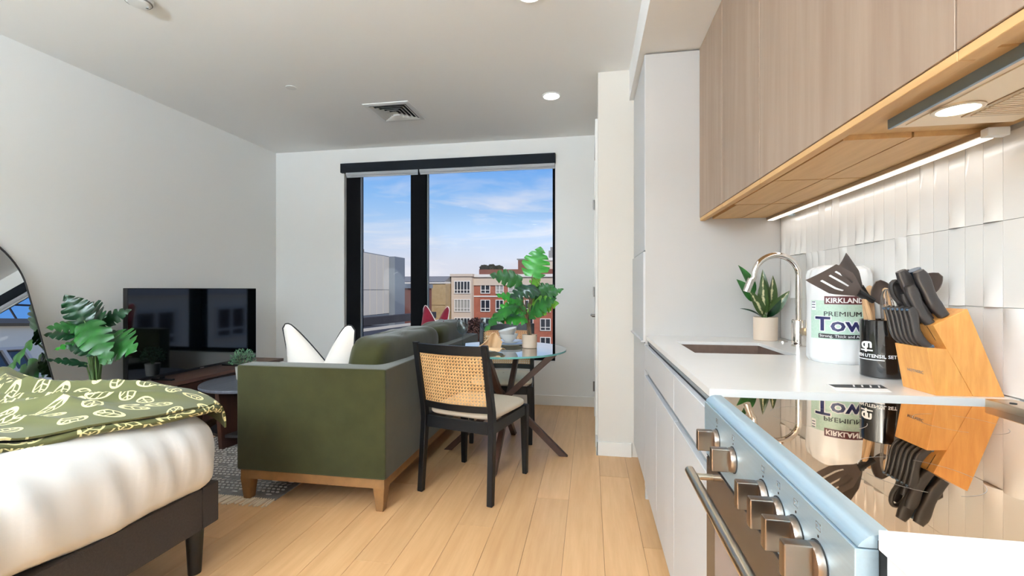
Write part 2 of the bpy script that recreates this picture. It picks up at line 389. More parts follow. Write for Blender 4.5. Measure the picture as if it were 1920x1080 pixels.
struct('baseboard_closet',MB().box(XC-.012,.285,YC-.014,YC,0,.1,.003).box(XC-.014,XC,YC-.014,3.4,0,.1,.003),'trim')
# tiles: three kinds, laid in three rows
TW,TZ0,TH=.0572,.916,.2135
def tile_mesh(kind):
    mb=MB(); nx,nz=9,11; w,h=TW/2-.0006,TH/2-.0006
    def dep(u,v):
        s={0:0,1:max(0,1-v*1.15),2:max(0,v*1.15-.15)}[kind]; b=1-(2*u-1)**2
        return .0065+(.0135*(s**3)*b)
    V={}
    def f(u,v): return (-dep(u,v),(u-.5)*2*w,(v-.5)*2*h)
    mb.grid(f,nx,nz)
    # skirts
    for a in range(2):
        mb.grid(lambda u,v:((-dep(u,a)*(1-v)),(u-.5)*2*w,(a-.5)*2*h),nx,2); mb.grid(lambda u,v:((-dep(a,u)*(1-v)),(a-.5)*2*w,(u-.5)*2*h),nz,2)
    bmesh.ops.remove_doubles(mb.bm,verts=mb.bm.verts,dist=1e-6)
    return mb.build('tile','tile',wr,local=True,smooth=25)
tk=[tile_mesh(k) for k in range(3)]
used=[0,0,0]
rr=random.Random(5)
seq=[1,0,2,0,1,2,0,0,1,2]
ncol=int((2.62-.45)/TW)
for r_ in range(3):
    for c_ in range(ncol):
        k=seq[(c_*3+r_*4+rr.choice((0,0,1)))%10]
        loc=(XR+.006,2.617-TW*(c_+.5),TZ0+TH*(r_+.5))
        o=tk[k] if not used[k] else share(tk[k]); used[k]=1; o.location=loc
# ------------------------------------------------------------------ window
win=thing('window_1',None,None,((wx0+wx1)/2,YF+.06,wz0),kind='structure')
y0,y1=YF+.045,YF+.115
def fr(name,*a): return MB().box(*a,.004,1).build(name,'frame',win)
fr('frame_rail',wx0,wx1,y0,y1,wz1-.1,wz1); fr('frame_rail',wx0,wx1,y0,y1,wz0,wz0+.055)
fr('frame_stile',wx0,wx0+.17,y0,y1,wz0+.055,wz1-.1); fr('frame_stile',wx1-.03,wx1,y0,y1,wz0+.055,wz1-.1)
fr('mullion',-1.905,-1.73,y0-.02,y1,wz0+.055,wz1-.1); 
MB().box(-1.722,-1.712,y0-.006,y0+.03,wz0+.055,wz1-.1).build('glazing_bead','sidingshade',win)
MB().box(wx0+.172,wx0+.18,y0-.002,y0+.03,wz0+.055,wz1-.1).build('glazing_bead','sidingshade',win)
MB().box(wx0+.17,-1.905,y0+.03,y0+.036,wz0+.055,wz1-.1).build('pane','wglass',win)
MB().box(-1.73,wx1-.03,y0+.03,y0+.036,wz0+.055,wz1-.1).build('pane','wglass',win)
MB().box(wx0,wx1,YF+.0,YF+.045,wz0,wz0+.012).build('window_sill','trim',win)
# roller blind
rb=thing('roller_blind','black roller blind cassette with two rolled grey shades across the window head','blind',((wx0+wx1)/2,YF-.03,2.44))
MB().box(-2.69,-.345,YF-.04,YF+.04,2.445,2.545,.004).build('cassette','charcoal',rb)
for a,b in((-2.63,-1.80),(-1.785,-.352)):
    MB().cyl((a,YF,2.436),(b,YF,2.436),.028).build('shade_roll','shade',rb)
    MB().box(a,b,YF-.006,YF+.004,2.395,2.44,.003).build('hem_bar','shade',rb)
MB().box(-1.80,-1.785,YF-.03,YF+.03,2.39,2.446).build('bracket','frame',rb)
# ------------------------------------------------------------------ closet door (seen edge on)
dr=thing('door_1',None,None,(XC,3.87,0),kind='structure')
MB().box(XC+.012,XC+.05,3.5,4.24,.01,2.36,.002).build('door_leaf','trim',dr)
MB().box(XC-.018,XC+.012,3.42,3.5,0,2.44,.003).box(XC-.018,XC+.012,4.24,4.32,0,2.44,.003).box(XC-.018,XC+.012,3.5,4.24,2.36,2.44,.003).build('casing','trim',dr)
for z in(.28,1.15,1.95): MB().cyl((XC-.022,4.235,z-.045),(XC-.022,4.235,z+.045),.008).build('hinge','nickel',dr)
MB().cyl((XC+.012,3.56,.97),(XC-.04,3.56,.97),.012).tube([(XC-.04,3.56,.97),(XC-.045,3.6,.97),(XC-.045,3.69,.97)],.009).build('door_handle','nickel',dr)
# ================================================================== CEILING FITTINGS
for i,(lx,ly) in enumerate(DOWNLIGHTS):
    lab=['round white recessed downlight lit above the dining table','round white recessed downlight cut by the top edge of the picture','recessed downlight over the kitchen run','recessed downlight above the camera side of the kitchen','unseen fill downlight added above the bed foot','unseen fill downlight added above the bed head','unseen fill downlight added by the rear wall'][i]
    t=thing('ceiling_downlight',lab,'ceiling light',(lx,ly,CEIL),0,'recessed downlights')
    MB().lathe([(.067,0),(.074,0),(.074,-.004),(.066,-.008),(.0606,-.004),(.0606,0)],36,(lx,ly,CEIL),ring=True).build('trim_ring','vent',t)
    MB().lathe([(0,-.003),(.0605,-.003),(.0605,-.0055),(0,-.0055)],36,(lx,ly,CEIL)).build('diffuser','lamp',t)
    area('lamp',t,(lx,ly,CEIL-.012),DOWN_POWER*(.55,.38,.25,.2,.15,.6,1.0)[i],.12,(.74,.87,1),spread=130)
t=thing('air_diffuser','square white louvred air diffuser set in the ceiling','vent',(-1.66,3.69,CEIL))
cx_,cy_=-1.665,3.69
def sqring(mb,r0,z0,r1,z1):
    a=[(-1,-1),(1,-1),(1,1),(-1,1)]
    A=[mb.bm.verts.new((cx_+x*r0,cy_+y*r0,CEIL+z0)) for x,y in a]; B=[mb.bm.verts.new((cx_+x*r1,cy_+y*r1,CEIL+z1)) for x,y in a]
    for k in range(4): mb.bm.faces.new((A[k],A[(k+1)%4],B[(k+1)%4],B[k]))
    return mb
f_=MB(); sqring(f_,.2,0,.2,-.006); sqring(f_,.2,-.006,.165,-.01); sqring(f_,.165,-.01,.165,0); f_.build('frame','vent',t,smooth=0)
MB().box(cx_-.165,cx_+.165,cy_-.165,cy_+.165,CEIL-.0008,CEIL-.0002).build('throat','dark',t)
for k in range(5):
    r0=.163-.031*k; l_=MB(); sqring(l_,r0-.026,-.001,r0-.002,-.014-.0015*k); sqring(l_,r0-.002,-.014-.0015*k,r0-.0005,-.014-.0015*k); l_.build('louvre','vent',t,smooth=0)
MB().lathe([(0,0),(.038,0),(.038,-.004),(.0,-.006)],28,(-2.243,3.111,CEIL)).build('x','vent')
o=bpy.data.objects['x']; o.name='sprinkler_cover'; tag(o,'small flat white round sprinkler cover on the ceiling','sprinkler')
t=thing('smoke_detector','round white smoke detector at the top edge of the picture','detector',(-2.35,2.02,CEIL))
MB().lathe([(0,-.036),(.045,-.034),(.06,-.02),(.066,-.006),(.066,0),(0,0)],32,(-2.35,2.02,CEIL)).build('housing','vent',t)
MB().lathe([(.056,-.0255),(.061,-.020),(.0612,-.022),(.0565,-.027)],32,(-2.35,2.02,CEIL),ring=True).build('vent_slot','greyink',t); MB().cyl((-2.33,2.05,CEIL-.033),(-2.33,2.05,CEIL-.0385),.006).build('button','greyink',t)
# ================================================================== KITCHEN
YT=2.62; FX=.30
t=thing('pantry_cabinet','tall pale grey pantry cabinet beside the sink counter','cabinet',(.64,2.94,0))
MB().box(FX+.004,XR,YT,YT+.02,0,2.485,.001).build('side_panel','sidepanel',t)
MB().box(FX+.024,XR,YT+.02,YC-.002,.1,2.485).build('carcass','gap',t)
MB().box(FX+.05,XR,YT+.02,YC-.002,0,.1).build('plinth','sidepanel',t)
for z0,z1,dx in((1.392,2.485,0),(.886,1.384,-.008),(.1,.872,0)):
    MB().box(FX+dx,FX+.02,YT+.001,YC-.004,z0,z1,.0015,1).build('door','lacquer',t)
    if dx: MB().box(FX+dx-.012,FX+.004,YT+.01,YC-.004,.877,.886,.001,1).build('finger_pull','lacquer',t)
def base_cab(label,ya,yb,doors):
    t=thing('base_cabinet',label,'cabinet',(.62,(ya+yb)/2,0))
    if ya>2.5: MB().box(FX+.022,FX+.04,yb+.002,ya-.002,.1,.885).box(FX+.022,XR-.004,ya-.02,ya-.002,.1,.885).box(FX+.022,XR-.004,yb+.002,yb+.02,.1,.885).box(XR-.03,XR-.004,yb+.02,ya-.02,.1,.885).box(FX+.04,XR-.03,yb+.02,ya-.02,.1,.12).build('carcass','gap',t,smooth=0)
    else: MB().box(FX+.022,XR-.004,yb+.002,ya-.002,.1,.89).build('carcass','gap',t)
    MB().box(FX+.05,FX+.07,yb,ya,0,.1).build('plinth','sidepanel',t)
    MB().box(FX+.016,FX+.024,yb+.002,ya-.002,.872,.884).build('channel','channel',t)
    d=MB().box(FX,FX+.02,yb+.002,ya-.002,.728,.862,.0015,1).build('drawer_front','lacquer',t)
    for a,b in doors: MB().box(FX,FX+.02,b+.002,a-.002,.08,.694,.0015,1).build('door','lacquer',t)
    MB().box(FX+.017,FX+.024,yb+.002,ya-.002,.692,.708).build('channel','channel',t)
base_cab('pale grey handleless sink cabinet with a wide false drawer front next to the pantry',2.62,1.725,((2.62,2.165),(2.165,1.725)))
base_cab('pale grey handleless drawer cabinet next to the oven',1.725,1.225,((1.725,1.225),))
# countertops
ct=thing('countertop','long white quartz countertop holding the sink and knife block','countertop',(.65,1.94,.894))
sx0,sx1,sy0,sy1=.423,.806,1.955,2.37
c=MB()
c.box(.308,sx0,1.257,2.618,.893,.914).box(sx1,XR-.001,1.257,2.618,.893,.914).box(sx0,sx1,1.257,sy0,.893,.914).box(sx0,sx1,sy1,2.618,.893,.914)
bmesh.ops.remove_doubles(c.bm,verts=c.bm.verts,dist=1e-5); c.build('slab','quartz',ct,smooth=0)
ct2=MB().box(.308,XR-.001,-.25,.552,.892,.914,.0012).build('countertop','quartz'); tag(ct2,'white quartz countertop end in front of the range, cut by the picture edge','countertop')
tag(MB().box(FX+.01,XR,-.25,.54,.1,.891).build('end_cabinet','lacquer'),'pale grey base cabinet under the short countertop','cabinet')
# sink
sk=thing('sink','rectangular undermount brown bronze sink set into the white counter','sink',(.61,2.16,.73))
q=.004; s_=MB()
s_.box(sx0+q-.003,sx0+q,sy0+q,sy1-q,.72,.9).box(sx1-q,sx1-q+.003,sy0+q,sy1-q,.72,.9).box(sx0+q,sx1-q,sy0+q-.003,sy0+q,.72,.9).box(sx0+q,sx1-q,sy1-q,sy1-q+.003,.72,.9).box(sx0+q,sx1-q,sy0+q,sy1-q,.717,.72)
s_.build('basin','bronze',sk,smooth=0); MB().lathe([(0,.723),(.04,.723),(.045,.7215),(.045,.72),(0,.72)],24,(.64,2.2,0)).build('drain','chrome',sk)
# faucet
fx,fy=.935,2.25
fa=thing('faucet','tall polished gooseneck kitchen faucet behind the sink','faucet',(fx,fy,.914))
MB().lathe([(.031,0),(.031,.006),(.0285,.008),(.0285,.118),(.026,.122),(0,.122)],32,(fx,fy,.914)).build('base','chrome',fa)
pts=[(fx,fy,1.03)]; 
for k in range(25):
    a=math.pi*k/24*1.02; pts.append((fx-.095+.095*math.cos(a),fy,1.235+.095*math.sin(a)))
pts+=[(fx-.203,fy,1.21)]
MB().tube(pts,.0135,16).build('spout','chrome',fa)
MB().tube([(fx-.201,fy,1.222),(fx-.213,fy,1.19),(fx-.222,fy,1.163)],[.0155,.0165,.016],18).build('spray_head','chrome',fa)
MB().cyl((fx,fy,.985),(fx+.012,fy-.045,.985),.017).bar((fx+.012,fy-.046,.985),(fx+.024,fy-.05,1.085),.018,.008,(1,0,0),.002).build('lever','steelw',fa)
sd=MB().lathe([(0,.0),(.02,0),(.02,.008),(.012,.012),(0,.012)],24,(.935,2.42,.914)).build('air_switch','chrome'); tag(sd,'small chrome button on the counter beside the plant pot','button')
# upper cabinets
UX=.59; UZ0,UZ1=1.556,2.493
def upper(label,ya,yb,z0=1.566,parts=1,open_=False):
    t=thing('wall_cabinet',label,'cabinet',(.78,(ya+yb)/2,UZ0))
    if open_:
        MB().box(UX+.022,XR-.002,ya-.018,ya-.001,UZ0+.018,UZ1).box(UX+.022,XR-.002,yb+.001,yb+.018,UZ0+.018,UZ1).box(UX+.022,XR-.002,yb+.018,ya-.018,1.62,1.64).box(UX+.022,XR-.002,yb+.018,ya-.018,2.46,UZ1).build('carcass','oakraw',t,smooth=0)
    else: MB().box(UX+.022,XR-.002,yb+.001,ya-.001,UZ0+.016,UZ1).build('carcass','oakraw',t)
    MB().box(UX+.0205,UX+.022,yb+.001,ya-.001,UZ0+.017,UZ1).build('shadow_backing','gap',t)
    MB().box(UX,UX+.02,yb+.002,ya-.002,z0,UZ1-.002,.001,1).build('door','oakcab',t)
    MB().box(UX+.003,UX+.03,yb+.001,ya-.001,UZ0-.008,z0-.001,.001,1).build('finger_rail','oakraw',t)
    return t
u1=upper('oak wall cabinet against the grey pantry, narrowest in view',2.62,2.19)
MB().box(.655,.795,2.198,2.612,UZ0,UZ0+.018).build('under_panel','oakraw',u1); MB().box(.80,XR-.004,2.198,2.612,UZ0,UZ0+.018).build('under_panel','oakraw',u1)
u2=upper('oak wall cabinet between the narrow end cabinet and the wide hood cabinet',2.19,1.73)
MB().box(.64,.795,1.735,2.186,UZ0,UZ0+.018).build('under_panel','oakraw',u2); MB().box(.80,XR-.004,1.735,2.186,UZ0,UZ0+.018).build('under_panel','oakraw',u2)
u3=upper('wide oak wall cabinet over the knife block and range hood',1.73,.855)
MB().box(.64,.795,1.29,1.725,UZ0,UZ0+.018).build('under_panel','oakraw',u3); MB().box(.80,XR-.004,1.29,1.725,UZ0,UZ0+.018).build('under_panel','oakraw',u3)
MB().box(.635,XR-.004,.86,1.285,UZ0+.012,UZ0+.024).build('under_panel','oakraw',u3)
u4=upper('oak wall cabinet cut by the right picture edge above the hood',.855,.2)
MB().box(.635,XR-.004,.21,.85,UZ0+.012,UZ0+.024).build('under_panel','oakraw',u4)
# hood
hd=thing('range_hood','slim built-in range hood under the oak cabinets with a lit round lamp','range hood',(.8,.87,UZ0))
MB().box(.69,.93,.45,1.185,1.548,1.568,.002).build('body','beige',hd)
MB().box(.682,.69,.448,1.188,1.546,1.57,.0015).build('front_strip','slate',hd)
MB().box(.705,.784,.46,1.165,1.5455,1.5485,.001).build('lamp_panel','beige',hd)
MB().lathe([(.0345,0),(.042,0),(.042,-.003),(.0345,-.004)],36,(.744,1.072,1.546),ring=True).build('lamp_ring','steelw',hd)
MB().lathe([(0,-.001),(.034,-.001),(.034,-.0035),(0,-.003)],36,(.744,1.072,1.546)).build('lamp_lens','hoodlamp',hd)
area('lamp',hd,(.744,1.072,1.54),HOOD_POWER,.06,(1,.84,.62))
mf=MB().box(.79,.925,.46,1.13,1.5455,1.548)
mf.build('filter','filter',hd)
fl=MB()
for k in range(60):
    yy=.47+k*.0109; fl.box(.80,.915,yy,yy+.005,1.5435,1.5456)
fl.build('filter_rib','beige',hd,kind='stuff')
for yy in(.86,.8): MB().box(.722,.735,yy,yy+.04,1.5445,1.546,.0007).build('switch','steelw',hd)
MB().box(.845,.87,.84,.96,1.542,1.5436,.0007).build('filter_latch','dark',hd)
# led bar
lb=thing('led_bar','lit slim warm light bar under the oak cabinets along the tile','light bar',(.945,1.9,1.55))
MB().box(.925,.965,1.262,2.612,1.542,1.556,.002).build('housing','alu',lb)
MB().box(.93,.960,1.275,2.605,1.5385,1.5425,.0015).build('diffuser','led',lb)
MB().box(.922,.968,1.24,1.262,1.536,1.556,.002).build('end_cap','vent',lb); MB().cyl((.968,2.44,1.542),(.975,2.40,1.538),.006).build('connector','steel',lb)
area('lamp',lb,(.945,1.93,1.535),LED_POWER,.03,(.96,.96,.96),(0,0,0),'RECTANGLE',1.3)
# ------------------------------------------------------------------ range
RY0,RY1=.556,1.22
rg=thing('range','stainless steel electric range with glass cooktop and six knobs','range',(.62,.89,0))
MB().box(.31,.95,RY0+.004,RY1-.004,.06,.895).build('body','gap',rg)
MB().box(.327,.899,RY0+.004,RY1-.012,.896,.905,.001).build('cooktop','cooktop',rg)
# front trim, rounded
prof=[(.327,.9045),(.327,.906),(.312,.9065),(.302,.904),(.294,.897),(.2905,.8925),(.2905,.891),(.31,.891),(.31,.9)]
MB().prism([(a,RY0,b) for a,b in prof],(0,RY1-RY0,0)).build('front_trim','steel',rg,smooth=60)
MB().box(.287,.312,RY0,RY1,.764,.8895,.002).build('control_panel','steel',rg)
MB().box(.292,.31,RY0+.002,RY1-.002,.755,.764).build('panel_shadow_strip','gap',rg)
MB().box(.29,.312,RY0+.004,RY1-.006,.12,.754,.003).build('oven_door','ovenglass',rg)
MB().box(.2885,.2905,RY0+.07,RY1-.09,.2,.66,.0008).build('oven_window','ovenwin',rg)
MB().box(.3,.35,RY0+.02,RY1-.02,0,.12).build('kick','gap',rg)
h=MB().cyl((.245,RY0+.03,.722),(.245,RY1-.03,.722),.0115).build('handle','steelw',rg)
for yy in(RY0+.06,RY1-.065): MB().cyl((.245,yy,.722),(.291,yy,.722),.0075).build('handle_bracket','steelw',h)
MB().box(.9,.96,RY0,RY1,.895,.922,.003).build('rear_trim','steelw',rg); 
MB().cyl((.918,RY1-.05,.922),(.918,RY1-.05,.924),.006).build('screw','dark',rg)
for k,yy in enumerate((1.105,.985,.823,.76,.70,.636)):
    z=.827
    kb=MB().lathe([(.0245,0),(.0245,.006),(.0225,.010),(.0,.0105)],32,(.287,yy,z),'-X').build('knob','knob',rg)
    g=MB(); g.box(.243,.278,yy-.0088,yy+.0088,z-.0235,z+.0235,.003,2); g.build('knob_grip','knob',kb)
    MB().lathe([(.0265,0),(.0265,.0015),(0,.0015)],32,(.2875,yy,z),'-X').build('knob_base','dark',kb)
    MB().box(.2862,.2872,yy-.0012,yy+.0012,z+.031,z+.034).build('indicator_dot','ink',rg)
    ic=MB()
    for a,b,c2,d in((-.006,.006,.04,.041),(-.006,.006,.049,.05),(-.006,-.005,.04,.05),(.005,.006,.04,.05),(.001,.004,.043,.047)): ic.box(.2864,.2872,yy+a,yy+b,z+c2,z+d)
    ic.build('burner_icon','greyink',rg,smooth=0)
    text('knob_marking','OFF',.008,Matrix.Translation((.2765,yy+.008,z+.0165))@Matrix(((0,0,-1,0),(-1,0,0,0),(0,1,0,0),(0,0,0,1))),'ink',kb,depth=.0002)
# cooktop burner marks
for (bx,by,br) in((.47,1.05,.085),(.73,1.05,.07),(.47,.75,.07),(.73,.75,.095)):
    for a0 in(0,1.6,3.2,4.8):
        n_=10; bk=MB()
        for k in range(n_):
            a=a0+k*1.1/n_; b=a0+(k+1)*1.1/n_
            P=[(bx+r*math.cos(t),by+r*math.sin(t),.9052) for r,t in((br,a),(br,b),(br-.0009,b),(br-.0009,a))]
            bk.bm.faces.new([bk.bm.verts.new(p) for p in P])
        bk.build('burner_mark','silverink',rg,smooth=0)
# ------------------------------------------------------------------ countertop objects
def blade_leaf(mb,P0,P1,nrm,w,droop=.1,n=10,uv=True):
    P0,P1=Vector(P0),Vector(P1); y=(P1-P0); Ln=y.length; y.normalize(); z=Vector(nrm); z=(z-y*z.dot(y)).normalized(); x=y.cross(z)
    def f(u,v):
        s=(u-.5)*2; ww=w*math.sin(math.pi*min(1,(v**.75)))**.9*(1 if v<1 else 0)+.0008
        return P0+y*(Ln*v)+x*(s*ww)+z*(-droop*Ln*(v**2)+abs(s)*ww*.35+droop*Ln*.5*v)
    mb.grid(f,5,n,uvf=lambda u,v:(abs(u-.5)*2,v)); return mb
pp=(.882,2.5); pl=thing('potted_plant','variegated leafy plant in a small blush pot at the back of the sink counter','plant',(pp[0],pp[1],.914))
MB().lathe([(.052,0),(.055,.004),(.056,.118),(.0525,.118),(.051,.02),(0,.02)],36,(pp[0],pp[1],.914)).build('pot','blush',pl)
MB().lathe([(0,.108),(.0515,.108),(.0515,.1),(0,.1)],24,(pp[0],pp[1],.914)).build('soil','soil',pl)
for P1,w,nr,pt,mm in(((.755,2.47,1.30),.031,(.4,-.8,.4),(.80,2.5,1.16),'leaf'),((.735,2.44,1.225),.031,(.3,-.9,.2),(.79,2.48,1.12),'leaf'),((.862,2.47,1.272),.026,(-.2,-1,.1),None,'vari'),((.845,2.44,1.235),.026,(-.6,-.8,0),None,'vari'),((.915,2.46,1.24),.031,(.4,-.9,.1),None,'vari'),((.975,2.45,1.165),.026,(.2,-.8,.6),None,'vari'),((.79,2.44,1.17),.026,(-.1,-.9,.4),None,'vari'),((.74,2.4,1.09),.014,(0,-.5,.8),None,'leafdark'),((.93,2.42,1.12),.02,(.3,-.9,.3),None,'leafdark'),((.89,2.56,1.25),.02,(0,-1,.2),None,'vari')):
    b0=Vector((pp[0],pp[1],1.02)); P1=Vector(P1); s0=b0+(P1-b0)*(.12 if pt is None else .45)
    m_=MB(); blade_leaf(m_,s0,P1,nr,w,.18); m_.build('leaf',mm,pl,smooth=60,recalc=False)
    MB().tube([b0+Vector((0,0,-.01)),s0],.003,6).build('stem','stem',pl)
# paper towels
tc_=(.887,1.82); tr=.097
pt=thing('paper_towel_pack','large wrapped paper towel roll with a mint label behind the black crock','paper towels',(tc_[0],tc_[1],.914))
rr_=random.Random(3)
ph=[rr_.uniform(0,6.28) for _ in range(6)]
def tow(u,v):
    a=2*math.pi*u
    prof=[(.0,0),(.9,.0),(.985,.012),(1,.03),(1,.16),(1,.28),(.99,.312),(.93,.332),(.75,.343),(.4,.346),(.0,.345)]
    k=v*(len(prof)-1); i=min(int(k),len(prof)-2); fcc=k-i; r=prof[i][0]*(1-fcc)+prof[i+1][0]*fcc; z=prof[i][1]*(1-fcc)+prof[i+1][1]*fcc
    wob=.0025*(math.sin(7*a+ph[0]+z*20)+math.sin(13*a+ph[1]))*max(0,(abs(z-.15)/.17)**2)*r
    return (tc_[0]+(tr*r+wob)*math.cos(a),tc_[1]+(tr*r+wob)*math.sin(a),.914+z+.004*math.sin(3*a+ph[2])*(1 if z>.3 else 0)*r)
MB().grid(tow,64,41,cu=True).build('wrap','plastic',pt,smooth=60)
def band(mb,r,a0,a1,z0,z1,n=24):
    def f(u,v):
        a=a0+(a1-a0)*u; return (tc_[0]+r*math.cos(a),tc_[1]+r*math.sin(a),z0+(z1-z0)*v)
    return mb.grid(f,n,2)
av=math.atan2(-tc_[1],-tc_[0])      # direction to viewer
band(MB(),tr+.0012,av-.95,av+1.2,1.0,1.135,40).build('label','mint',pt,recalc=False)
band(MB(),tr+.0016,av-.42,av+1.0,1.122,1.15,24).build('brand_panel','maroon',pt,recalc=False)
def tx(nm,b,s,da,z,m,sx=1,bold=0,dr=.002): return text(nm,b,s,None,m,pt,wrap=(tr+dr,av+da,z,tc_),sx=sx,bold=bold)
tx('lettering','KIRKLAND',.0235,-.38,1.1275,'white',1.0,.0006)
tx('lettering','PREMIUM',.0235,-.45,1.0805,'ink',1.2)
tx('lettering','Towels',.068,-.73,1.03,'white',1.2,.0042,.002); tx('lettering','Towels',.068,-.73,1.03,'navy',1.2,.0015,.0026)
band(MB(),tr+.0018,av-.62,av+.9,1.003,1.0185,24).build('slogan_panel','ink',pt,recalc=False)
tx('lettering','Strong, Thick and Absorbent',.0135,-.58,1.007,'white',1.1,0,.0022)
band(MB(),tr+.0017,av-.92,av-.72,1.1,1.132,6).build('count_box','white',pt,recalc=False)
for z in(1.108,1.118,1.127): band(MB(),tr+.002,av-.9,av-.75,z,z+.003,6).build('count_line','navy',pt,recalc=False)
# utensil crock
cc=(.862,1.525); cr=.055
ck=thing('utensil_crock','glossy black utensil crock with white print between towels and knife block','utensil holder',(cc[0],cc[1],.914))
MB().lathe([(.0,0),(.052,0),(.055,.003),(.055,.168),(.0535,.17),(.052,.168),(.052,.01),(0,.01)],48,(cc[0],cc[1],.914)).build('body','crock',ck)
ac=math.atan2(-cc[1],-cc[0])
text('lettering','KITCHEN UTENSIL SET',.0135,None,'white',ck,wrap=(cr+.0006,ac-1.95,.974,cc),sx=1.05,bold=.0002)
def band2(z0,z1,a0,a1):
    mb=MB(); mb.grid(lambda u,v:(cc[0]+(cr+.0007)*math.cos(a0+(a1-a0)*u),cc[1]+(cr+.0007)*math.sin(a0+(a1-a0)*u),z0+(z1-z0)*v),20,2); return mb
band2(.966,.9685,ac-1.95,ac+.1).build('underline','white',ck,recalc=False)
text('emblem','q',.042,None,'white',ck,wrap=(cr+.0006,ac-1.05,1.0,cc),bold=.0012); text('emblem','n',.036,None,'white',ck,wrap=(cr+.0006,ac-.75,1.003,cc),bold=.0012)
band2(.992,.996,ac-1.1,ac-.4).build('emblem_bar','white',ck,recalc=False)
def turner(P0,P1,P2,label,slots,w,matb='nylon',nrm=(-.3,-.9,.2)):
    t=thing('spatula',label,'utensil',P0)
    P0,P1,P2=map(Vector,(P0,P1,P2)); MB().tube([P0,P0.lerp(P1,.5),P1],[.006,.007,.0065],10).build('handle','beech',t)
    d=(P2-P1); Ln=d.length; d.normalize(); n=Vector(nrm); n=(n-d*n.dot(d)).normalized(); x=d.cross(n)
    mb=MB(); NU,NV=15,14
    V={}
    def wid(v): return w*(.28+.72*min(1,max(0,(v-.12)/.4))) if v<.95 else w*.97
    for i in range(NU):
        for j in range(NV):
            u=i/(NU-1)*2-1; v=j/(NV-1); V[i,j]=mb.bm.verts.new(P1+d*(Ln*(v-.06*u*v*3))+x*(u*wid(v)/2)+n*(.012*(v**2)*0+.006*(1-u*u)*v))
    for i in range(NU-1):
        for j in range(NV-1):
            if slots and i in(3,7,10) and 5<=j<=10: continue
            mb.bm.faces.new((V[i,j],V[i+1,j],V[i+1,j+1],V[i,j+1]))
    loose=[v for v in mb.bm.verts if not v.link_faces]; bmesh.ops.delete(mb.bm,geom=loose,context='VERTS')
    mb.solid(.0022); mb.build('blade',matb,t,smooth=50)
    MB().tube([P1-d*.03,P1+d*.02],[.0085,.011],10).build('ferrule','black',t)
    return t
turner((.875,1.54,.93),(.80,1.50,1.155),(.678,1.49,1.225),'dark slotted turner leaning out of the black crock toward the sink',True,.085)
turner((.85,1.558,.93),(.82,1.54,1.165),(.755,1.53,1.262),'dark plain spatula seen edge on behind the slotted turner',False,.06,'nylon',(.85,.35,.3))
# whisk
wk=thing('whisk','small metal balloon whisk standing in the black crock','utensil',(.878,1.492,.93))
MB().cyl((.878,1.492,.93),(.862,1.48,1.09),.006).build('handle','beech',wk)
for k in range(5):
    a=math.pi*k/5; p=[]
    for j in range(13):
        s=j/12; r=.022*math.sin(math.pi*s)**.7; z=1.09+.085*math.sin(math.pi*s)
        rr2=.024*math.cos(math.pi*s); p.append((.862-.014*math.sin(math.pi*s)+rr2*math.cos(a),1.48+rr2*math.sin(a),1.085+.09*math.sin(math.pi*s)**.8))
    MB().tube(p,.0012,5).build('wire','nickel',wk)
def spoon(P0,P1,P2,label,mm='nylon',w=.03):
    t=thing('serving_spoon',label,'utensil',P0); P0,P1,P2=map(Vector,(P0,P1,P2)); MB().tube([P0,P1],[.006,.0055],10).build('handle','beech',t)
    d=P2-P1; Ln=d.length; d.normalize(); n=Vector((-.2,-.9,.35)); n=(n-d*n.dot(d)).normalized(); x=d.cross(n)
    mb=MB(); mb.grid(lambda u,v:P1+d*(Ln*v)+x*((u-.5)*2*w*math.sin(math.pi*(.08+.88*v))**.7)-n*(.014*(1-(2*u-1)**2)*math.sin(math.pi*v)),9,12); mb.solid(.0025); mb.build('bowl',mm,t,smooth=60)
spoon((.888,1.548,.93),(.873,1.528,1.13),(.845,1.515,1.2),'dark nylon spoon upright in the black crock')
spoon((.84,1.505,.93),(.925,1.498,1.16),(.955,1.435,1.215),'dark spoon leaning right out of the crock behind the knives')
for k,(px,py,lab) in enumerate(((.868,1.562,'pale beech handle upright in the crock rear'),(.9,1.535,'pale beech handle at the crock front right'))):
    t=thing('wooden_spoon',lab+' with a rounded tip','utensil',(px,py,.93)); MB().tube([(px,py,.93),(px-.01,py,1.06),(px-.02,py-.005,1.15)],[.006,.007,.008],10).build('handle','beech',t)
    MB().ell((px-.023,py-.006,1.165),(.014,.007,.022)).build('tip','beech',t)
# knife block ------------------------------------------------------
kx,ky,kz=.834,1.268,.914
KB=thing('knife_block','honey coloured wooden knife block with a stepped front beside the tile','knife block',(kx,ky,kz),R(4))
KM=PM[KB.name]; kd=.108
def kp(x,z,y=0): return KM@Vector((x,y,z))
MB().prism([(0,0,0),(.082,0,0),(.024,0,.1145),(-.02,0,.117)],(0,kd,0),.0012).build('front_block','acacia',KB,local=True,smooth=0)
MB().prism([(.083,0,0),(.152,0,0),(.07,0,.213),(-.006,0,.172)],(0,kd,0),.0012).build('rear_block','acacia',KB,local=True,smooth=0)
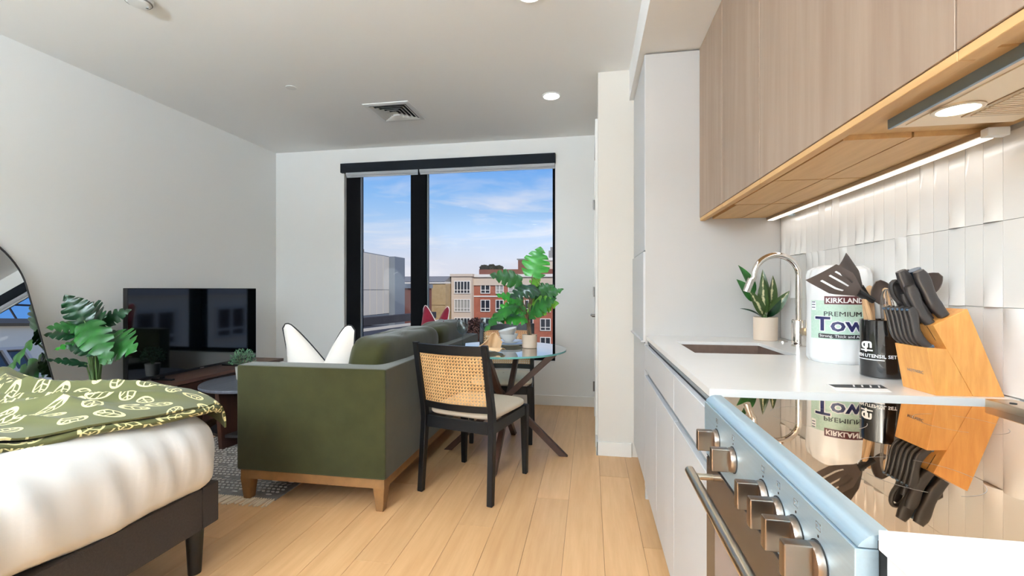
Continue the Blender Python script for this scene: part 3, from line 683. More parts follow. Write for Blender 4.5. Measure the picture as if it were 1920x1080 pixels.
# lettering on the front face
fdir=(KM.to_3x3()@Vector((-.02,0,.117))).normalized(); ydir=(KM.to_3x3()@Vector((0,-1,0))).normalized(); fn=ydir.cross(fdir).normalized()
org=kp(-.0088,.048,kd*.73)+fn*.0003
TM=Matrix((( ydir.x,fdir.x,fn.x,org.x),(ydir.y,fdir.y,fn.y,org.y),(ydir.z,fdir.z,fn.z,org.z),(0,0,0,1)))
text('lettering','HOTNSEC',.0105,TM,'greyink',KB,depth=.0002,sx=1.1)
slope=Vector((-.49,0,.87)).normalized()
def knife(p,d,L,w,th,label,group=None,curve=.008,bol=True,name='steak_knife',parent_bl=True):
    t=thing(name,label,'knife',p,0,group); p=Vector(p); d=Vector(d).normalized(); y=(KM.to_3x3()@Vector((0,1,0))); n=y.cross(d).normalized()
    def f(u,v):
        a=2*math.pi*u; prof=[.82,.9,1,.92,.9,.98,1.08,1.05,.7]; k=v*8; i=min(int(k),7); q=prof[i]*(1-(k-i))+prof[i+1]*(k-i)
        ca,sa=math.cos(a),math.sin(a); ca=math.copysign(abs(ca)**.7,ca); sa=math.copysign(abs(sa)**.7,sa)
        return p+d*(L*v)+n*(ca*w/2*q-curve*math.sin(math.pi*v*1.6))+y*(sa*th/2)
    mb=MB().grid(f,14,17,cu=True); bm=mb.bm; bm.verts.ensure_lookup_table()
    vs_=list(bm.verts); bm.faces.new([vs_[i*17] for i in range(14)][::-1]); bm.faces.new([vs_[i*17+16] for i in range(14)])
    mb.build('handle','knife',t,smooth=55)
    if bol: MB().bar(p-d*.004,p+d*.004,th*1.02,w*.8,n,.001).build('bolster','knifeend',t); MB().cyl(p+d*(L-.003)-n*0,p+d*(L+.0015),th*.42,th*.3,10).build('end_cap','knifeend',t)
    MB().bar(p-d*.045,p-d*.003,.0016,w*.7,n).build('blade','chrome',t)
    return t
dW=(KM.to_3x3()@slope)
for k in range(6):
    pos=kp(-.004,.1165,.014+k*.016)
    knife(pos,dW,.108,.021,  .009,'slim curved steak knife handle, '+('nearest the camera','second from the camera','third from the camera','fourth from the camera','fifth from the camera','farthest from the camera')[k]+' in the block front','steak knives in the knife block',.009)
big=[((.03,.195,.018),.125,.03,.019,'large chef knife handle, rightmost and highest in the knife block'),((.012,.183,.04),.14,.03,.018,'long slicing knife handle in the middle of the rear block'),((.004,.178,.075),.11,.024,.016,'medium utility knife handle at the far side of the rear block'),((.0,.176,.02),.105,.026,.017,'short thick knife handle with pale cap above the steak knives'),((.035,.197,.07),.125,.027,.017,'boning knife handle at the rear far corner of the block'),((-.001,.175,.05),.085,.02,.014,'small paring knife handle low in the rear block')]
for (lx,lz,ly),L_,w_,th_,lab in big:
    knife(kp(lx,lz,ly),dW,L_,w_,th_,lab,None,.004,False,'kitchen_knife')
# scissors
sc=thing('kitchen_scissors','kitchen scissors with dark loop handles standing in the knife block','scissors',kp(.018,.186,.058))
b0=kp(.018,.186,.058); yv=KM.to_3x3()@Vector((0,1,0)); nv=yv.cross(dW).normalized()
for sgn in(-1,1):
    loop=[b0+dW*(.085+.034*math.cos(2*math.pi*k/20))+nv*(sgn*.02+.017*math.sin(2*math.pi*k/20)) for k in range(20)]
    MB().tube(loop,.0055,8,closed=True).build('loop_handle','knife',sc)
    MB().tube([b0,b0+dW*.03+nv*sgn*.004,b0+dW*.056+nv*sgn*.014],.006,8).build('shank','knife',sc)
hs=thing('sharpening_steel','dark blue capped sharpening steel handle at the top of the knife block','sharpener',kp(.045,.201,.05))
MB().tube([kp(.045,.201,.05),kp(.045,.201,.05)+dW*.07,kp(.045,.201,.05)+dW*.125],[.011,.014,.016],14).build('handle','knifeend',hs)
# leaflet
lf=thing('leaflet','white folded leaflet with dark printed strip lying on the counter','leaflet',(.7,1.33,.914))
MB().hexa([(.622,1.285,.9143),(.752,1.292,.9143),(.776,1.383,.9143),(.636,1.365,.9143),(.622,1.285,.9152),(.752,1.292,.9152),(.776,1.383,.9152),(.636,1.365,.9152)]).build('sheet','white',lf,smooth=0)
MB().hexa([(.638,1.325,.9153),(.765,1.33,.9153),(.776,1.38,.9153),(.64,1.362,.9153),(.638,1.325,.9156),(.765,1.33,.9156),(.776,1.38,.9156),(.64,1.362,.9156)]).build('printed_strip','ink',lf,smooth=0)
for k in range(4): MB().bar((.69+k*.02,1.338,.9158),(.703+k*.02,1.366,.9158),.004,.0003,(0,0,1)).build('print_mark','white',lf)
# ================================================================== LIVING AREA
# rug
rg_=thing('area_rug','grey patterned flatweave rug with pale tassels partly under the sofa','rug',(-2.45,3.2,0))
RX0,RX1,RYa,RYb=-2.93,-1.72,2.25,4.3
MB().box(RX0,RX1,RYa,RYb,.0005,.007,.002,1).build('weave','rug',rg_)
fg=MB(); rr2=random.Random(2); x=RX0
while x<RX1-.01:
    a=rr2.uniform(-.02,.012); L_=rr2.uniform(.065,.09)
    fg.tube([(x,RYa+.005,.006),(x+a*.4,RYa-L_*.5,.005),(x+a,RYa-L_,.004)],[.0045,.006,.005],5); x+=rr2.uniform(.012,.017)
fg.build('tassels','fringe',rg_,kind='stuff')
tf=MB(); y=RYa+.05; b=0
while y<RYb-.04:
    style=b%5; x=RX0+.03+(b%2)*.02
    while x<RX1-.03:
        if style in(1,2,3): tf.ell((x,y,.008),(.0125,.0085,.006),6,4); x+=.03
        elif style==0: tf.ell((x,y,.008),(.022,.008,.006),6,4); x+=.11
        else: tf.bar((x,y-.01,.0085),(x+.016,y+.01,.0085),.005,.005); x+=.034
    y+=.034; b+=1
tf.build('tufts','tuft',rg_,kind='stuff')
# sofa
SX0,SX1,SY0,SY1=-1.93,-1.05,2.21,4.19
sf=thing('sofa','olive green velvet sofa with wooden legs seen from its near arm end','sofa',((SX0+SX1)/2,(SY0+SY1)/2,0))
def soft(x0,x1,y0,y1,z0,z1,b=.02,seg=3): return MB().box(x0,x1,y0,y1,z0,z1,b,seg)
MB().prism([(SX0,SY0,.175),(SX1,SY0,.175),(SX1,SY1,.175),(SX0,SY1,.175),(SX0,SY1-.13,.175),(SX1-.11,SY1-.13,.175),(SX1-.11,SY0+.13,.175),(SX0,SY0+.13,.175)],(0,0,.581),.013).build('arms_and_back','velvet',sf)
soft(SX0+.02,SX1-.11,SY0+.13,SY1-.13,.175,.31,.01).build('seat_deck','velvet',sf)
MB().box(SX0+.015,SX1-.012,SY0+.012,SY1-.012,.125,.176,.003).build('base_rail','sofawood',sf)
for ax,ay in((SX0+.045,SY0+.045),(SX1-.045,SY0+.045),(SX0+.045,SY1-.045),(SX1-.045,SY1-.045)):
    MB().taper((ax,ay,0.0075 if ax<-1.7 else 0),(.042,.042),(ax,ay,.13),(.066,.066),.003).build('leg','sofawood',sf)
def cushion(name,m,parent,x0,x1,y0,y1,z0,z1,puff=.05,ex=4,lean=0,n=17):
    cx,cy,cz=(x0+x1)/2,(y0+y1)/2,(z0+z1)/2; hx,hy,hz=(x1-x0)/2,(y1-y0)/2,(z1-z0)/2
    mb=MB(); ph=rnd.uniform(0,6)
    def sp(c,e): return math.copysign(abs(c)**(2/e),c)
    def f(u,v):
        a=2*math.pi*u; b=math.pi*(v-.5)*.9999
        X=sp(math.cos(a),ex)*sp(math.cos(b),ex); Y=sp(math.sin(a),ex)*sp(math.cos(b),ex); Z=sp(math.sin(b),ex)
        d=.004*math.sin(9*Y+5*Z+ph)+.003*math.sin(17*Y-8*X+ph)
        return (cx+X*(hx+d)-lean*Z*hz,cy+Y*hy,cz+Z*(hz+d*1.2))
    mb.grid(f,48,28,cu=True); return mb.build(name,m,parent,smooth=70)
for ya,yb in((SY0+.135,3.19),(3.19,SY1-.135)): cushion('seat_cushion','velvet',sf,SX0,SX1-.12,ya,yb,.30,.455,ex=7)
cushion('back_cushion','velvet',sf,-1.385,-1.12,2.335,3.325,.45,.905,ex=5,lean=-.10); cushion('back_cushion','velvet',sf,-1.385,-1.12,3.33,4.07,.45,.905,ex=5,lean=-.10)
# chopped throw pillow; local: x width, z height, y thickness
def pillow(label,loc,rz,lean,W_,H_,m,mp,dent=.16,cat='pillow',roll=0):
    t=thing('throw_pillow',label,cat,loc,rz); A=PM[t.name]=PM[t.name]@Matrix.Rotation(lean,4,'X')@Matrix.Rotation(roll,4,'Y')
    t.rotation_mode='XYZ'; t.matrix_world=A
    ph=rnd.uniform(0,6)
    def edge(u,v):
        x=(u-.5)*W_; z=v*H_
        pin=1-.09*math.sin(math.pi*v); x*=pin; z=H_*.5+(z-H_*.5)*(1-.06*math.sin(math.pi*u)*(0 if v>.5 else 1))
        s=min(1,abs(u-.5)/.40); k=(1-s)**1.25
        z-=dent*k*max(0,v-.25)/.75; e_=min(1,abs(u-.5)/.5); z-=.03*max(0,(e_-.88)/.12)**2*v
        return x,z,k
    def mk(sgn):
        def f(u,v):
            x,z,k=edge(u,v); th=.085*(max(0,math.sin(math.pi*u)*math.sin(math.pi*v))**.55)*(1-.35*k*v)
            w=.004*math.sin(14*u+9*v+ph)*math.sin(math.pi*u)*math.sin(math.pi*v)
            return (x,sgn*(th+w)+.05*k*v*v,z)
        return f
    mb=MB(); mb.grid(mk(1),25,25); mb.grid(mk(-1),25,25); bmesh.ops.remove_doubles(mb.bm,verts=mb.bm.verts,dist=1e-5)
    mb.build('cover',m,t,local=True,smooth=70)
    P=[]
    for k in range(24): P.append((k/24,0))
    for k in range(24): P.append((1,k/24))
    for k in range(24): P.append((1-k/24,1))
    for k in range(24): P.append((0,1-k/24))
    pts=[]
    for u,v in P:
        x,z,k=edge(u,v); pts.append((x,.05*k*v*v,z))
    MB().tube(pts,.0042,6,closed=True).build('piping',mp,t,local=True)
    return t
pillow('white throw pillow with black piping chopped at the top against the near sofa arm',(-1.565,2.47,.452),R(-6),R(6),.50,.52,'pillow','pipe',.24)
pillow('crimson throw pillow with pale piping at the far end of the sofa',(-1.43,3.93,.452),R(-40),R(-6),.46,.57,'red','whitepipe',.20)
# dining chair (local: front = +y)
def make_chair(label,loc,rz):
    t=thing('dining_chair',label,'chair',loc,rz)
    def B(mb,n,m,smooth=35,**k): return mb.build(n,m,t,local=True,smooth=smooth,**k)
    for s in(-1,1):
        B(MB().taper((s*.225,.222,0),(.03,.03),(s*.222,.222,.44),(.046,.046),.003),'leg','blackwood')
        m=MB(); P=[(s*.228,-.262,0),(s*.222,-.228,.42),(s*.222,-.236,.5),(s*.222,-.318,.875)]; Wd=[.032,.044,.044,.03]
        prev=None
        rings=[]
        for p,w in zip(P,Wd): rings.append([m.bm.verts.new((p[0]+a*.017,p[1]+b*w/2,p[2])) for a,b in((-1,-1),(1,-1),(1,1),(-1,1))])
        m.bm.faces.new(rings[0][::-1]); m.bm.faces.new(rings[-1])
        for a,b in zip(rings,rings[1:]):
            for k in range(4): m.bm.faces.new((a[k],a[(k+1)%4],b[(k+1)%4],b[k]))
        bmesh.ops.bevel(m.bm,geom=list(m.bm.edges),offset=.003,segments=1,affect='EDGES')
        B(m,'leg','blackwood',20)
        B(MB().box(s*.222-.012,s*.222+.012,-.21,.2,.378,.438,.002),'side_rail','blackwood')
    B(MB().box(-.2,.2,.21,.234,.378,.438,.002),'front_rail','blackwood'); B(MB().box(-.2,.2,-.24,-.216,.372,.438,.002),'rear_rail','blackwood')
    def yb(z): return -.236-(z-.5)/.375*.082
    def cv(x): return -.03*(1-(x/.205)**2)
    def rail(z0,z1):
        m=MB(); N=13; rings=[]
        for i in range(N):
            x=-.207+.414*i/(N-1); c=cv(x)
            rings.append([m.bm.verts.new(p) for p in((x,yb(z0)+c-.011,z0),(x,yb(z0)+c+.011,z0),(x,yb(z1)+c+.011,z1),(x,yb(z1)+c-.011,z1))])
        m.bm.faces.new(rings[0][::-1]); m.bm.faces.new(rings[-1])
        for a,b in zip(rings,rings[1:]):
            for k in range(4): m.bm.faces.new((a[k],a[(k+1)%4],b[(k+1)%4],b[k]))
        return m
    B(rail(.815,.868),'top_rail','blackwood',40); B(rail(.492,.53),'lower_rail','blackwood',40)
    # woven cane: strands bent to the curve
    c=MB()
    def pt(x,z,o=0): return (x,yb(z)+cv(x)+o,z)
    def strip(p,q,w,n=10,o=0):
        a=None
        for i in range(n+1):
            s_=i/n; x=p[0]+(q[0]-p[0])*s_; z=p[1]+(q[1]-p[1])*s_; dx,dz=q[0]-p[0],q[1]-p[1]; l=math.hypot(dx,dz); nx,nz=-dz/l*w/2,dx/l*w/2
            b=(c.bm.verts.new(pt(x+nx,z+nz,o)),c.bm.verts.new(pt(x-nx,z-nz,o)))
            if a: c.bm.faces.new((a[0],a[1],b[1],b[0]))
            a=b
    x0,x1,z0,z1=-.205,.205,.528,.817; ps=.0185
    k=x0+.004
    while k<x1: strip((k-.0022,z0),(k-.0022,z1),.0028,1,.0008); strip((k+.0022,z0),(k+.0022,z1),.0028,1,.0008); k+=ps
    k=z0+.004
    while k<z1: strip((x0,k-.0022),(x1,k-.0022),.0028,14,-.0008); strip((x0,k+.0022),(x1,k+.0022),.0028,14,-.0008); k+=ps
    k=-.6
    while k<.6:
        for sg in(1,-1):
            # line x = k + sg*(z-z0)
            za,zb=z0,z1; xa,xb=k,k+sg*(z1-z0)
            def clip(xa,za,xb,zb):
                pts_=[]
                t0,t1=0,1
                dx=xb-xa
                for lim,sgn in((x0,1),(x1,-1)):
                    if dx*sgn>0: t0=max(t0,(lim-xa)/dx)
                    else: t1=min(t1,(lim-xa)/dx)
                return t0,t1
            t0,t1=clip(xa,za,xb,zb)
            if t1-t0>.02: strip((xa+(xb-xa)*t0,za+(zb-za)*t0),(xa+(xb-xa)*t1,za+(zb-za)*t1),.0026,8,.0016*sg)
        k+=ps*1.0
    B(c,'cane_back','cane',0,kind='stuff',recalc=False)
    # cushion
    m=MB()
    def sp(q,e): return math.copysign(abs(q)**(2/e),q)
    def f(u,v):
        a=2*math.pi*u; b=math.pi*(v-.5)*.9999
        X=sp(math.cos(a),6)*sp(math.cos(b),5); Y=sp(math.sin(a),6)*sp(math.cos(b),5); Z=sp(math.sin(b),2.6)
        wd=.222+.02*(Y*.5+.5)
        return (X*wd,.012+Y*.232,.462+Z*.03+(.012*(1-X*X)*(1-Y*Y) if Z>0 else 0))
    m.grid(f,56,20,cu=True); B(m,'seat','linen',70)
    return t
ch1=make_chair('black dining chair with cane back and linen seat, nearest, beside the sofa',(-.684,2.705,0),R(-15))
ch2=make_chair('black dining chair with cane back facing the camera beyond the glass table',(-.69,3.594,0),R(185.4))
# dining table
tb=thing('dining_table','round glass dining table on crossed dark walnut legs','table',(-.60,3.2,0))
TX,TY,TR=-.605,3.2,.44
MB().lathe([(0,.738),(TR-.001,.738),(TR-.001,.7499),(0,.7499)],72,(TX,TY,0)).build('tabletop','tglass',tb,smooth=20)
MB().lathe([(TR-.0008,.7378),(TR+.0006,.739),(TR+.0006,.749),(TR-.0008,.7502)],72,(TX,TY,0),ring=True).build('glass_rim','edge',tb)
for k in range(4):
    a=R(90*k-3); o=Vector((-math.sin(a),math.cos(a),0))*.026; d=Vector((math.cos(a),math.sin(a),0)); c0=Vector((TX,TY,0))
    p0=c0+d*.42+o; p1=c0-d*.37+o+Vector((0,0,.7345))
    m=MB(); w,t_=.058,.036; n_=Vector((0,0,1)).cross(d); P=[]
    for p in(p0,p1):
        for i,j in((-1,-1),(1,-1),(1,1),(-1,1)): P.append(p+n_*(j*t_/2)+d*(i*w/2)*1.05)
    m.hexa(P,.002,1); m.build('leg','walnut',tb)
    MB().lathe([(0,.7345),(.014,.7345),(.014,.7385),(0,.7385)],16,(p1.x,p1.y,0)).build('glass_pad','crystal',tb)
# monstera leaves
def mleaf(P0,P1,nrm,wr=.85,notch=5,droop=.25,cup=.15,seed=0):
    P0,P1=Vector(P0),Vector(P1); y=P1-P0; Ln=y.length; y.normalize(); z=Vector(nrm); z=(z-y*z.dot(y)).normalized(); x=y.cross(z)
    r_=random.Random(seed); mb=MB(); N=56; NA=6; jit=[r_.uniform(-.03,.03) for _ in range(8)]
    for s in(-1,1):
        rows=[]
        for i in range(N+1):
            t=i/N
            w=wr*.5*(math.sin(math.pi*min(1,(t*.93+.07))**.8))**.75*(1-.25*t)
            ph=(t*1.0-.12)*notch+jit[int(t*7)]+(.15 if s>0 else 0); fr=ph-math.floor(ph)
            nt=max(0,1-abs(fr-.5)/.15)**.8 if .14<t<.9 else 0
            w*=(1-.6*nt)
            row=[]
            for j in range(NA+1):
                c=j/NA; lat=s*w*c; yy=t-.10*(1-t)*c*(1 if t<.25 else .2)+.16*c*c*w/(.5*wr+1e-6)*(1-t)
                zz=-droop*(t**2)*1.0+droop*t*.5-cup*(abs(lat)**1.6)*1.6-.0+.02*math.sin(9*t*3.1+s)*c
                row.append(mb.bm.verts.new(P0+y*(Ln*yy)+x*(Ln*lat)+z*(Ln*zz)))
            rows.append(row)
        for a,b in zip(rows,rows[1:]):
            for j in range(NA): 
                mb.bm.faces.new((a[j],a[j+1],b[j+1],b[j]) if s>0 else (a[j+1],a[j],b[j],b[j+1]))
    bmesh.ops.remove_doubles(mb.bm,verts=mb.bm.verts,dist=1e-6)
    return mb
def monstera(t,base,leaves,stem_m,stem_r=.004):
    base=Vector(base)
    for i,(P0,P1,n,wr,m,dr) in enumerate(leaves):
        mleaf(P0,P1,n,wr*1.15,5,dr,.2,i).build('leaf',m,t,smooth=60,recalc=False)
        P0=Vector(P0); st=base+Vector((rnd.uniform(-.015,.015),rnd.uniform(-.015,.015),0))
        mid=st.lerp(P0,.5)+Vector((0,0,.03)); mid.x=st.x+(P0.x-st.x)*.3; mid.y=st.y+(P0.y-st.y)*.3
        y=(Vector(P1)-P0)
        MB().tube([st,st.lerp(mid,.6),mid,mid.lerp(P0,.6)+Vector((0,0,.01)),P0,P0+y*.06],[stem_r*1.2,stem_r,stem_r,stem_r*.9,stem_r*.8,stem_r*.6],6).build('stem',stem_m,t)
px,py=-.432,3.25
mp_=thing('potted_monstera','monstera in a blush pot on the glass dining table','plant',(px,py,.75))
MB().lathe([(0,0),(.05,0),(.053,.003),(.054,.095),(.05,.096),(.048,.08),(0,.08)],36,(px,py,.751)).build('pot','blush',mp_)
MB().lathe([(0,.086),(.0495,.086),(.0495,.08),(0,.08)],24,(px,py,.751)).build('soil','soil',mp_)
TL=[((-0.413, 3.25, 1.268),(-0.356, 3.3, 1.487),(0.05, -1, 0.1),0.86,'leafbright',0.05),
((-0.486, 3.22, 1.229),(-0.688, 3.12, 1.295),(0.05, -0.75, 0.65),0.7,'leaf',0.3),
((-0.376, 3.2, 1.183),(-0.538, 3.05, 1.139),(0.1, -0.6, 0.8),0.75,'leafdark',0.3),
((-0.427, 3.3, 1.214),(-0.363, 3.36, 1.254),(0.1, -1, 0.2),0.8,'leaflime',0.1),
((-0.419, 3.3, 1.097),(-0.195, 3.34, 1.187),(-0.1, -0.75, 0.7),0.55,'leaf',0.15),
((-0.445, 3.26, 1.036),(-0.225, 3.2, 1.085),(-0.3, -0.8, 0.45),0.72,'leaflime',0.2),
((-0.432, 3.22, 0.991),(-0.244, 3.16, 1.123),(-0.2, -0.75, 0.6),0.6,'leaf',0.2),
((-0.456, 3.2, 1.023),(-0.618, 3.1, 1.071),(0.1, -0.7, 0.7),0.6,'leafbright',0.2),
((-0.509, 3.12, 1.063),(-0.723, 2.98, 0.923),(-0.3, -0.55, 0.75),0.45,'leaf',0.35),
((-0.411, 3.3, 1.152),(-0.261, 3.38, 1.215),(0, -0.8, 0.6),0.7,'leaf',0.2),
((-0.478, 3.22, 1.083),(-0.645, 3.12, 1.152),(0.1, -0.6, 0.8),0.6,'leafbright',0.25),
((-0.456, 3.2, 0.969),(-0.672, 3.05, 0.991),(0, -0.6, 0.8),0.62,'leafbright',0.25)]
monstera(mp_,(px,py,.835),TL,'brownstem',.0035)
MB().tube([(px,py,.83),(px-.004,py,.90),(px-.008,py,.99)],[.012,.008,.005],8).build('trunk','leafdark',mp_)
# tableware
def dish(name,label,cat,c,prof,m='ceramic',group=None,tilt=0,tdir=0):
    mb=MB().lathe(prof,40); A=Matrix.Translation(c)@Matrix.Rotation(tdir,4,'Z')@Matrix.Rotation(tilt,4,'Y')
    ob=mb.build(name,m,None,smooth=50); ob.matrix_world=A; return tag(ob,label,cat,group)
plate=[(0,.002),(.06,.002),(.07,0),(.075,.003),(.12,.016),(.121,.0185),(.075,.008),(0,.006)]
bowl=[(0,.002),(.028,0),(.034,.004),(.06,.03),(.071,.055),(.0715,.058),(.069,.058),(.056,.032),(.03,.01),(0,.008)]
G=.7515
dish('dinner_plate','white dinner plate under the folded tan napkin, nearest on the table','plate',(-.70,3.0,G),plate)
dish('dinner_plate','white dinner plate under the stacked white bowls on the far table side','plate',(-.60,3.36,G),plate)
dish('side_plate','small white side plate on the larger plate below the bowls','plate',(-.60,3.36,G+.0195),[(a*.8,b) for a,b in plate])
dish('bowl','lower white bowl of the stack behind the napkin','bowl',(-.605,3.355,G+.029),bowl)
dish('bowl','upper tilted white bowl resting in the lower bowl','bowl',(-.60,3.352,G+.066),bowl,tilt=R(-14),tdir=R(20))
nk=MB(); 
def nf(u,v):
    a=(u-.5)*2; h=.115*(1-abs(a)**1.5*.55)*v; return (-.685+a*.085*(1-.35*v)+.05*v,3.0+.05*(1-a*a)*(1-v)-.03*v+.012*math.sin(7*a),G+.0195+h)
nk.grid(nf,21,12); nk.solid(.004); n_=nk.build('napkin','napkin',None,smooth=60); tag(n_,'tan cloth napkin folded upright on the nearest plate','napkin')
n2=MB(); n2.grid(lambda u,v:(-.685+(u-.5)*.19*(1-.3*v)+.03,2.955-.06*v+.03*u,G+.0195+.016*math.sin(math.pi*v)+.008*math.sin(5*u)*v),15,10); n2.solid(.004); n2=n2.build('napkin_tail','napkin',None,smooth=60)
n2.parent=n_
def wine(label,c):
    t=thing('wine_glass',label,'glass',c)
    MB().lathe([(0,.0),(.034,.0),(.034,.0015),(.006,.004),(.0035,.012),(.0032,.09),(.006,.096),(.025,.108),(.04,.13),(.043,.155),(.04,.185),(.034,.205),(.033,.205),(.039,.185),(.0418,.155),(.039,.131),(.024,.11),(0,.1)],40,c).build('bowl_and_stem','crystal',t,smooth=50)
wine('clear wine glass standing at the sofa side of the glass table',(-.905,3.15,G))
wine('clear wine glass standing behind the bowls near the far chair',(-.80,3.42,G))
# ------------------------------------------------------------------ television, console, coffee table
cn=thing('media_console','low walnut media console under the television','console',(-3.22,3.35,0))
cx0,cx1,cy0,cy1=-3.46,-3.04,2.66,4.1
MB().box(cx0,cx1,cy0,cy1,.452,.48,.002).build('top','tvwood',cn)
MB().box(cx0,cx1-.03,cy0+.02,cy1-.02,.1,.452).build('body','darkwood',cn)
for k in range(3):
    a=cy0+.025+k*.465; MB().box(cx1-.03,cx1-.012,a,a+.455,.115,.445,.002).build('door','walnut',cn)
for ax,ay in((cx0+.05,cy0+.06),(cx1-.08,cy0+.06),(cx0+.05,cy1-.06),(cx1-.08,cy1-.06)): MB().taper((ax,ay,0.0075 if ax>RX0 else 0),(.03,.03),(ax,ay,.1),(.045,.045)).build('leg','walnut',cn)
tv=thing('television','large black flat television standing on the walnut console','television',(-3.22,3.29,.48))
MB().box(-3.235,-3.2,2.668,3.915,.51,1.182,.004).build('housing','black',tv)
MB().box(-3.2,-3.1985,2.676,3.907,.53,1.176).build('screen','screen',tv)
for yy in(2.95,3.62): MB().bar((-3.3,yy,.486),(-3.12,yy,.486),.03,.012,(0,0,1),.002).bar((-3.217,yy,.49),(-3.217,yy,.515),.03,.012,(1,0,0)).build('foot','black',tv)
MB().box(-3.1985,-3.198,3.27,3.31,.517,.522).build('badge','silverink',tv)
cf=thing('coffee_table','round grey oak coffee table half hidden behind the sofa','table',(-2.62,3.2,0))
MB().lathe([(0,.425),(.372,.425),(.38,.43),(.38,.444),(.376,.449),(0,.449)],64,(-2.62,3.2,0)).build('tabletop','tabletop',cf)
for a in(25,145,265):
    ca,sa=math.cos(R(a)),math.sin(R(a)); MB().taper((-2.62+.2*ca,3.2+.2*sa,.0085),(.24,.035),(-2.62+.2*ca,3.2+.2*sa,.425),(.3,.035),.002,R(a)).build('slab_leg','walnut',cf)
MB().lathe([(0,.09),(.3,.09),(.3,.11),(0,.11)],48,(-2.62,3.2,0)).build('shelf','darkwood',cf)
sp_=(-2.77,3.24); ss=thing('small_shrub','small sage green artificial shrub in a pale pot on the coffee table','plant',(sp_[0],sp_[1],.449))
MB().lathe([(0,0),(.045,0),(.055,.1),(.052,.1),(.05,.085),(0,.085)],28,(sp_[0],sp_[1],.45)).build('pot','greypot',ss)
fo=MB(); r3=random.Random(11)
for k in range(420):
    a=r3.uniform(0,6.28); b=math.acos(r3.uniform(-.35,1)); r=.085*r3.uniform(.55,1.02); c=Vector((sp_[0]+r*math.sin(b)*math.cos(a)*1.05,sp_[1]+r*math.sin(b)*math.sin(a)*1.05,.6+r*math.cos(b)))
    d=Vector((math.sin(b)*math.cos(a)+r3.uniform(-.6,.6),math.sin(b)*math.sin(a)+r3.uniform(-.6,.6),math.cos(b)+r3.uniform(-.3,.6))).normalized()*.017; s=d.cross(Vector((r3.uniform(-1,1),r3.uniform(-1,1),r3.uniform(-1,1)))).normalized()*.0055
    v=[fo.bm.verts.new(p) for p in(c,c+d*.5+s,c+d,c+d*.5-s)]; fo.bm.faces.new(v)
fo.build('foliage','succ',ss,smooth=0,kind='stuff',recalc=False)
for k in range(9):
    a=k*.7; MB().tube([(sp_[0],sp_[1],.53),(sp_[0]+.02*math.cos(a),sp_[1]+.02*math.sin(a),.57),(sp_[0]+.05*math.cos(a),sp_[1]+.05*math.sin(a),.63)],.0016,5).build('twig','stem',ss)
# floor monstera
fm=thing('potted_monstera','large dark monstera standing between the television and the arched mirror','plant',(-3.2,2.47,0))
MB().lathe([(0,0),(.11,0),(.13,.3),(.122,.3),(.118,.27),(0,.27)],36,(-3.2,2.47,0)).build('pot','greypot',fm); MB().lathe([(0,.275),(.119,.275),(.119,.27),(0,.27)],24,(-3.2,2.47,0)).build('soil','soil',fm)
monstera(fm,(-3.2,2.47,.27),[((-3.196, 2.4, 0.963),(-3.28, 2.34, 1.138),(0.25, -0.9, 0.25),0.85,'leafdark',0.1),
((-3.247, 2.52, 0.939),(-3.096, 2.6, 1.044),(0.3, -0.8, 0.5),0.6,'leafdark',0.2),
((-3.223, 2.42, 0.933),(-3.282, 2.25, 0.953),(0.3, -0.55, 0.8),0.75,'leaf',0.25),
((-3.204, 2.4, 0.88),(-3.358, 2.28, 0.909),(0.2, -0.5, 0.85),0.6,'leafdark',0.25),
((-3.169, 2.38, 0.958),(-2.88, 2.28, 0.769),(0.45, -0.75, 0.45),0.5,'leaf',0.3),
((-3.111, 2.45, 0.828),(-2.846, 2.4, 0.806),(0.2, -0.8, 0.5),0.95,'leaf',0.3),
((-3.122, 2.4, 0.766),(-3.215, 2.3, 0.83),(0.2, -0.7, 0.6),0.55,'leafdark',0.2),
((-3.161, 2.38, 0.693),(-3.238, 2.22, 0.762),(0.2, -0.5, 0.85),0.4,'leafdark',0.2),
((-3.2, 2.5, 0.849),(-3.17, 2.6, 0.897),(0.2, -0.9, 0.3),0.7,'leafdark',0.1),
((-3.373, 2.5, 1.003),(-3.115, 2.45, 1.002),(0.2, -0.9, 0.3),0.8,'leafdark',0.1),
((-3.231, 2.42, 0.836),(-3.305, 2.3, 0.808),(0.1, -0.6, 0.75),0.6,'leafbright',0.25)],'stem',.006)
for k in range(5): MB().tube([(-3.2+.02*math.cos(k),2.47+.02*math.sin(k),.27),(-3.2+.015*math.cos(k+1),2.47+.015*math.sin(k+1),.5),(-3.2+.03*math.cos(k),2.47+.03*math.sin(k),.74)],[.009,.008,.005],6).build('sheath','stem',fm)
# mirror
MPH,MPS=R(16.5),R(8)
up=Vector((-math.sin(MPH)*math.cos(MPS),-math.sin(MPH)*math.sin(MPS),math.cos(MPH))); hx_=Vector((-math.sin(MPS),math.cos(MPS),0)); nn=hx_.cross(up)
MB0=Vector((-3.02,1.90,.004)); mw,mh=.38,1.62
mr=thing('arched_mirror','tall arched mirror with thin black frame leaning behind the bed','mirror',MB0)
out=[(-mw,0),(mw,0)]+[(mw*math.cos(math.pi*k/32),mh-mw+mw*math.sin(math.pi*k/32)) for k in range(33)]
def mpnt(a,b,n=0): return MB0+hx_*a+up*b+nn*n
MB().prism([mpnt(a,b,0) for a,b in out],nn*.014).build('backing','black',mr,smooth=0)
g=MB(); g.bm.faces.new([g.bm.verts.new(mpnt(a*.985,.008+b*.988,.0146)) for a,b in out]); g.build('glass','mirror',mr,smooth=0,recalc=False)
MB().tube([mpnt(a,b,.008) for a,b in out],.009,8,closed=True).build('frame','black',mr)
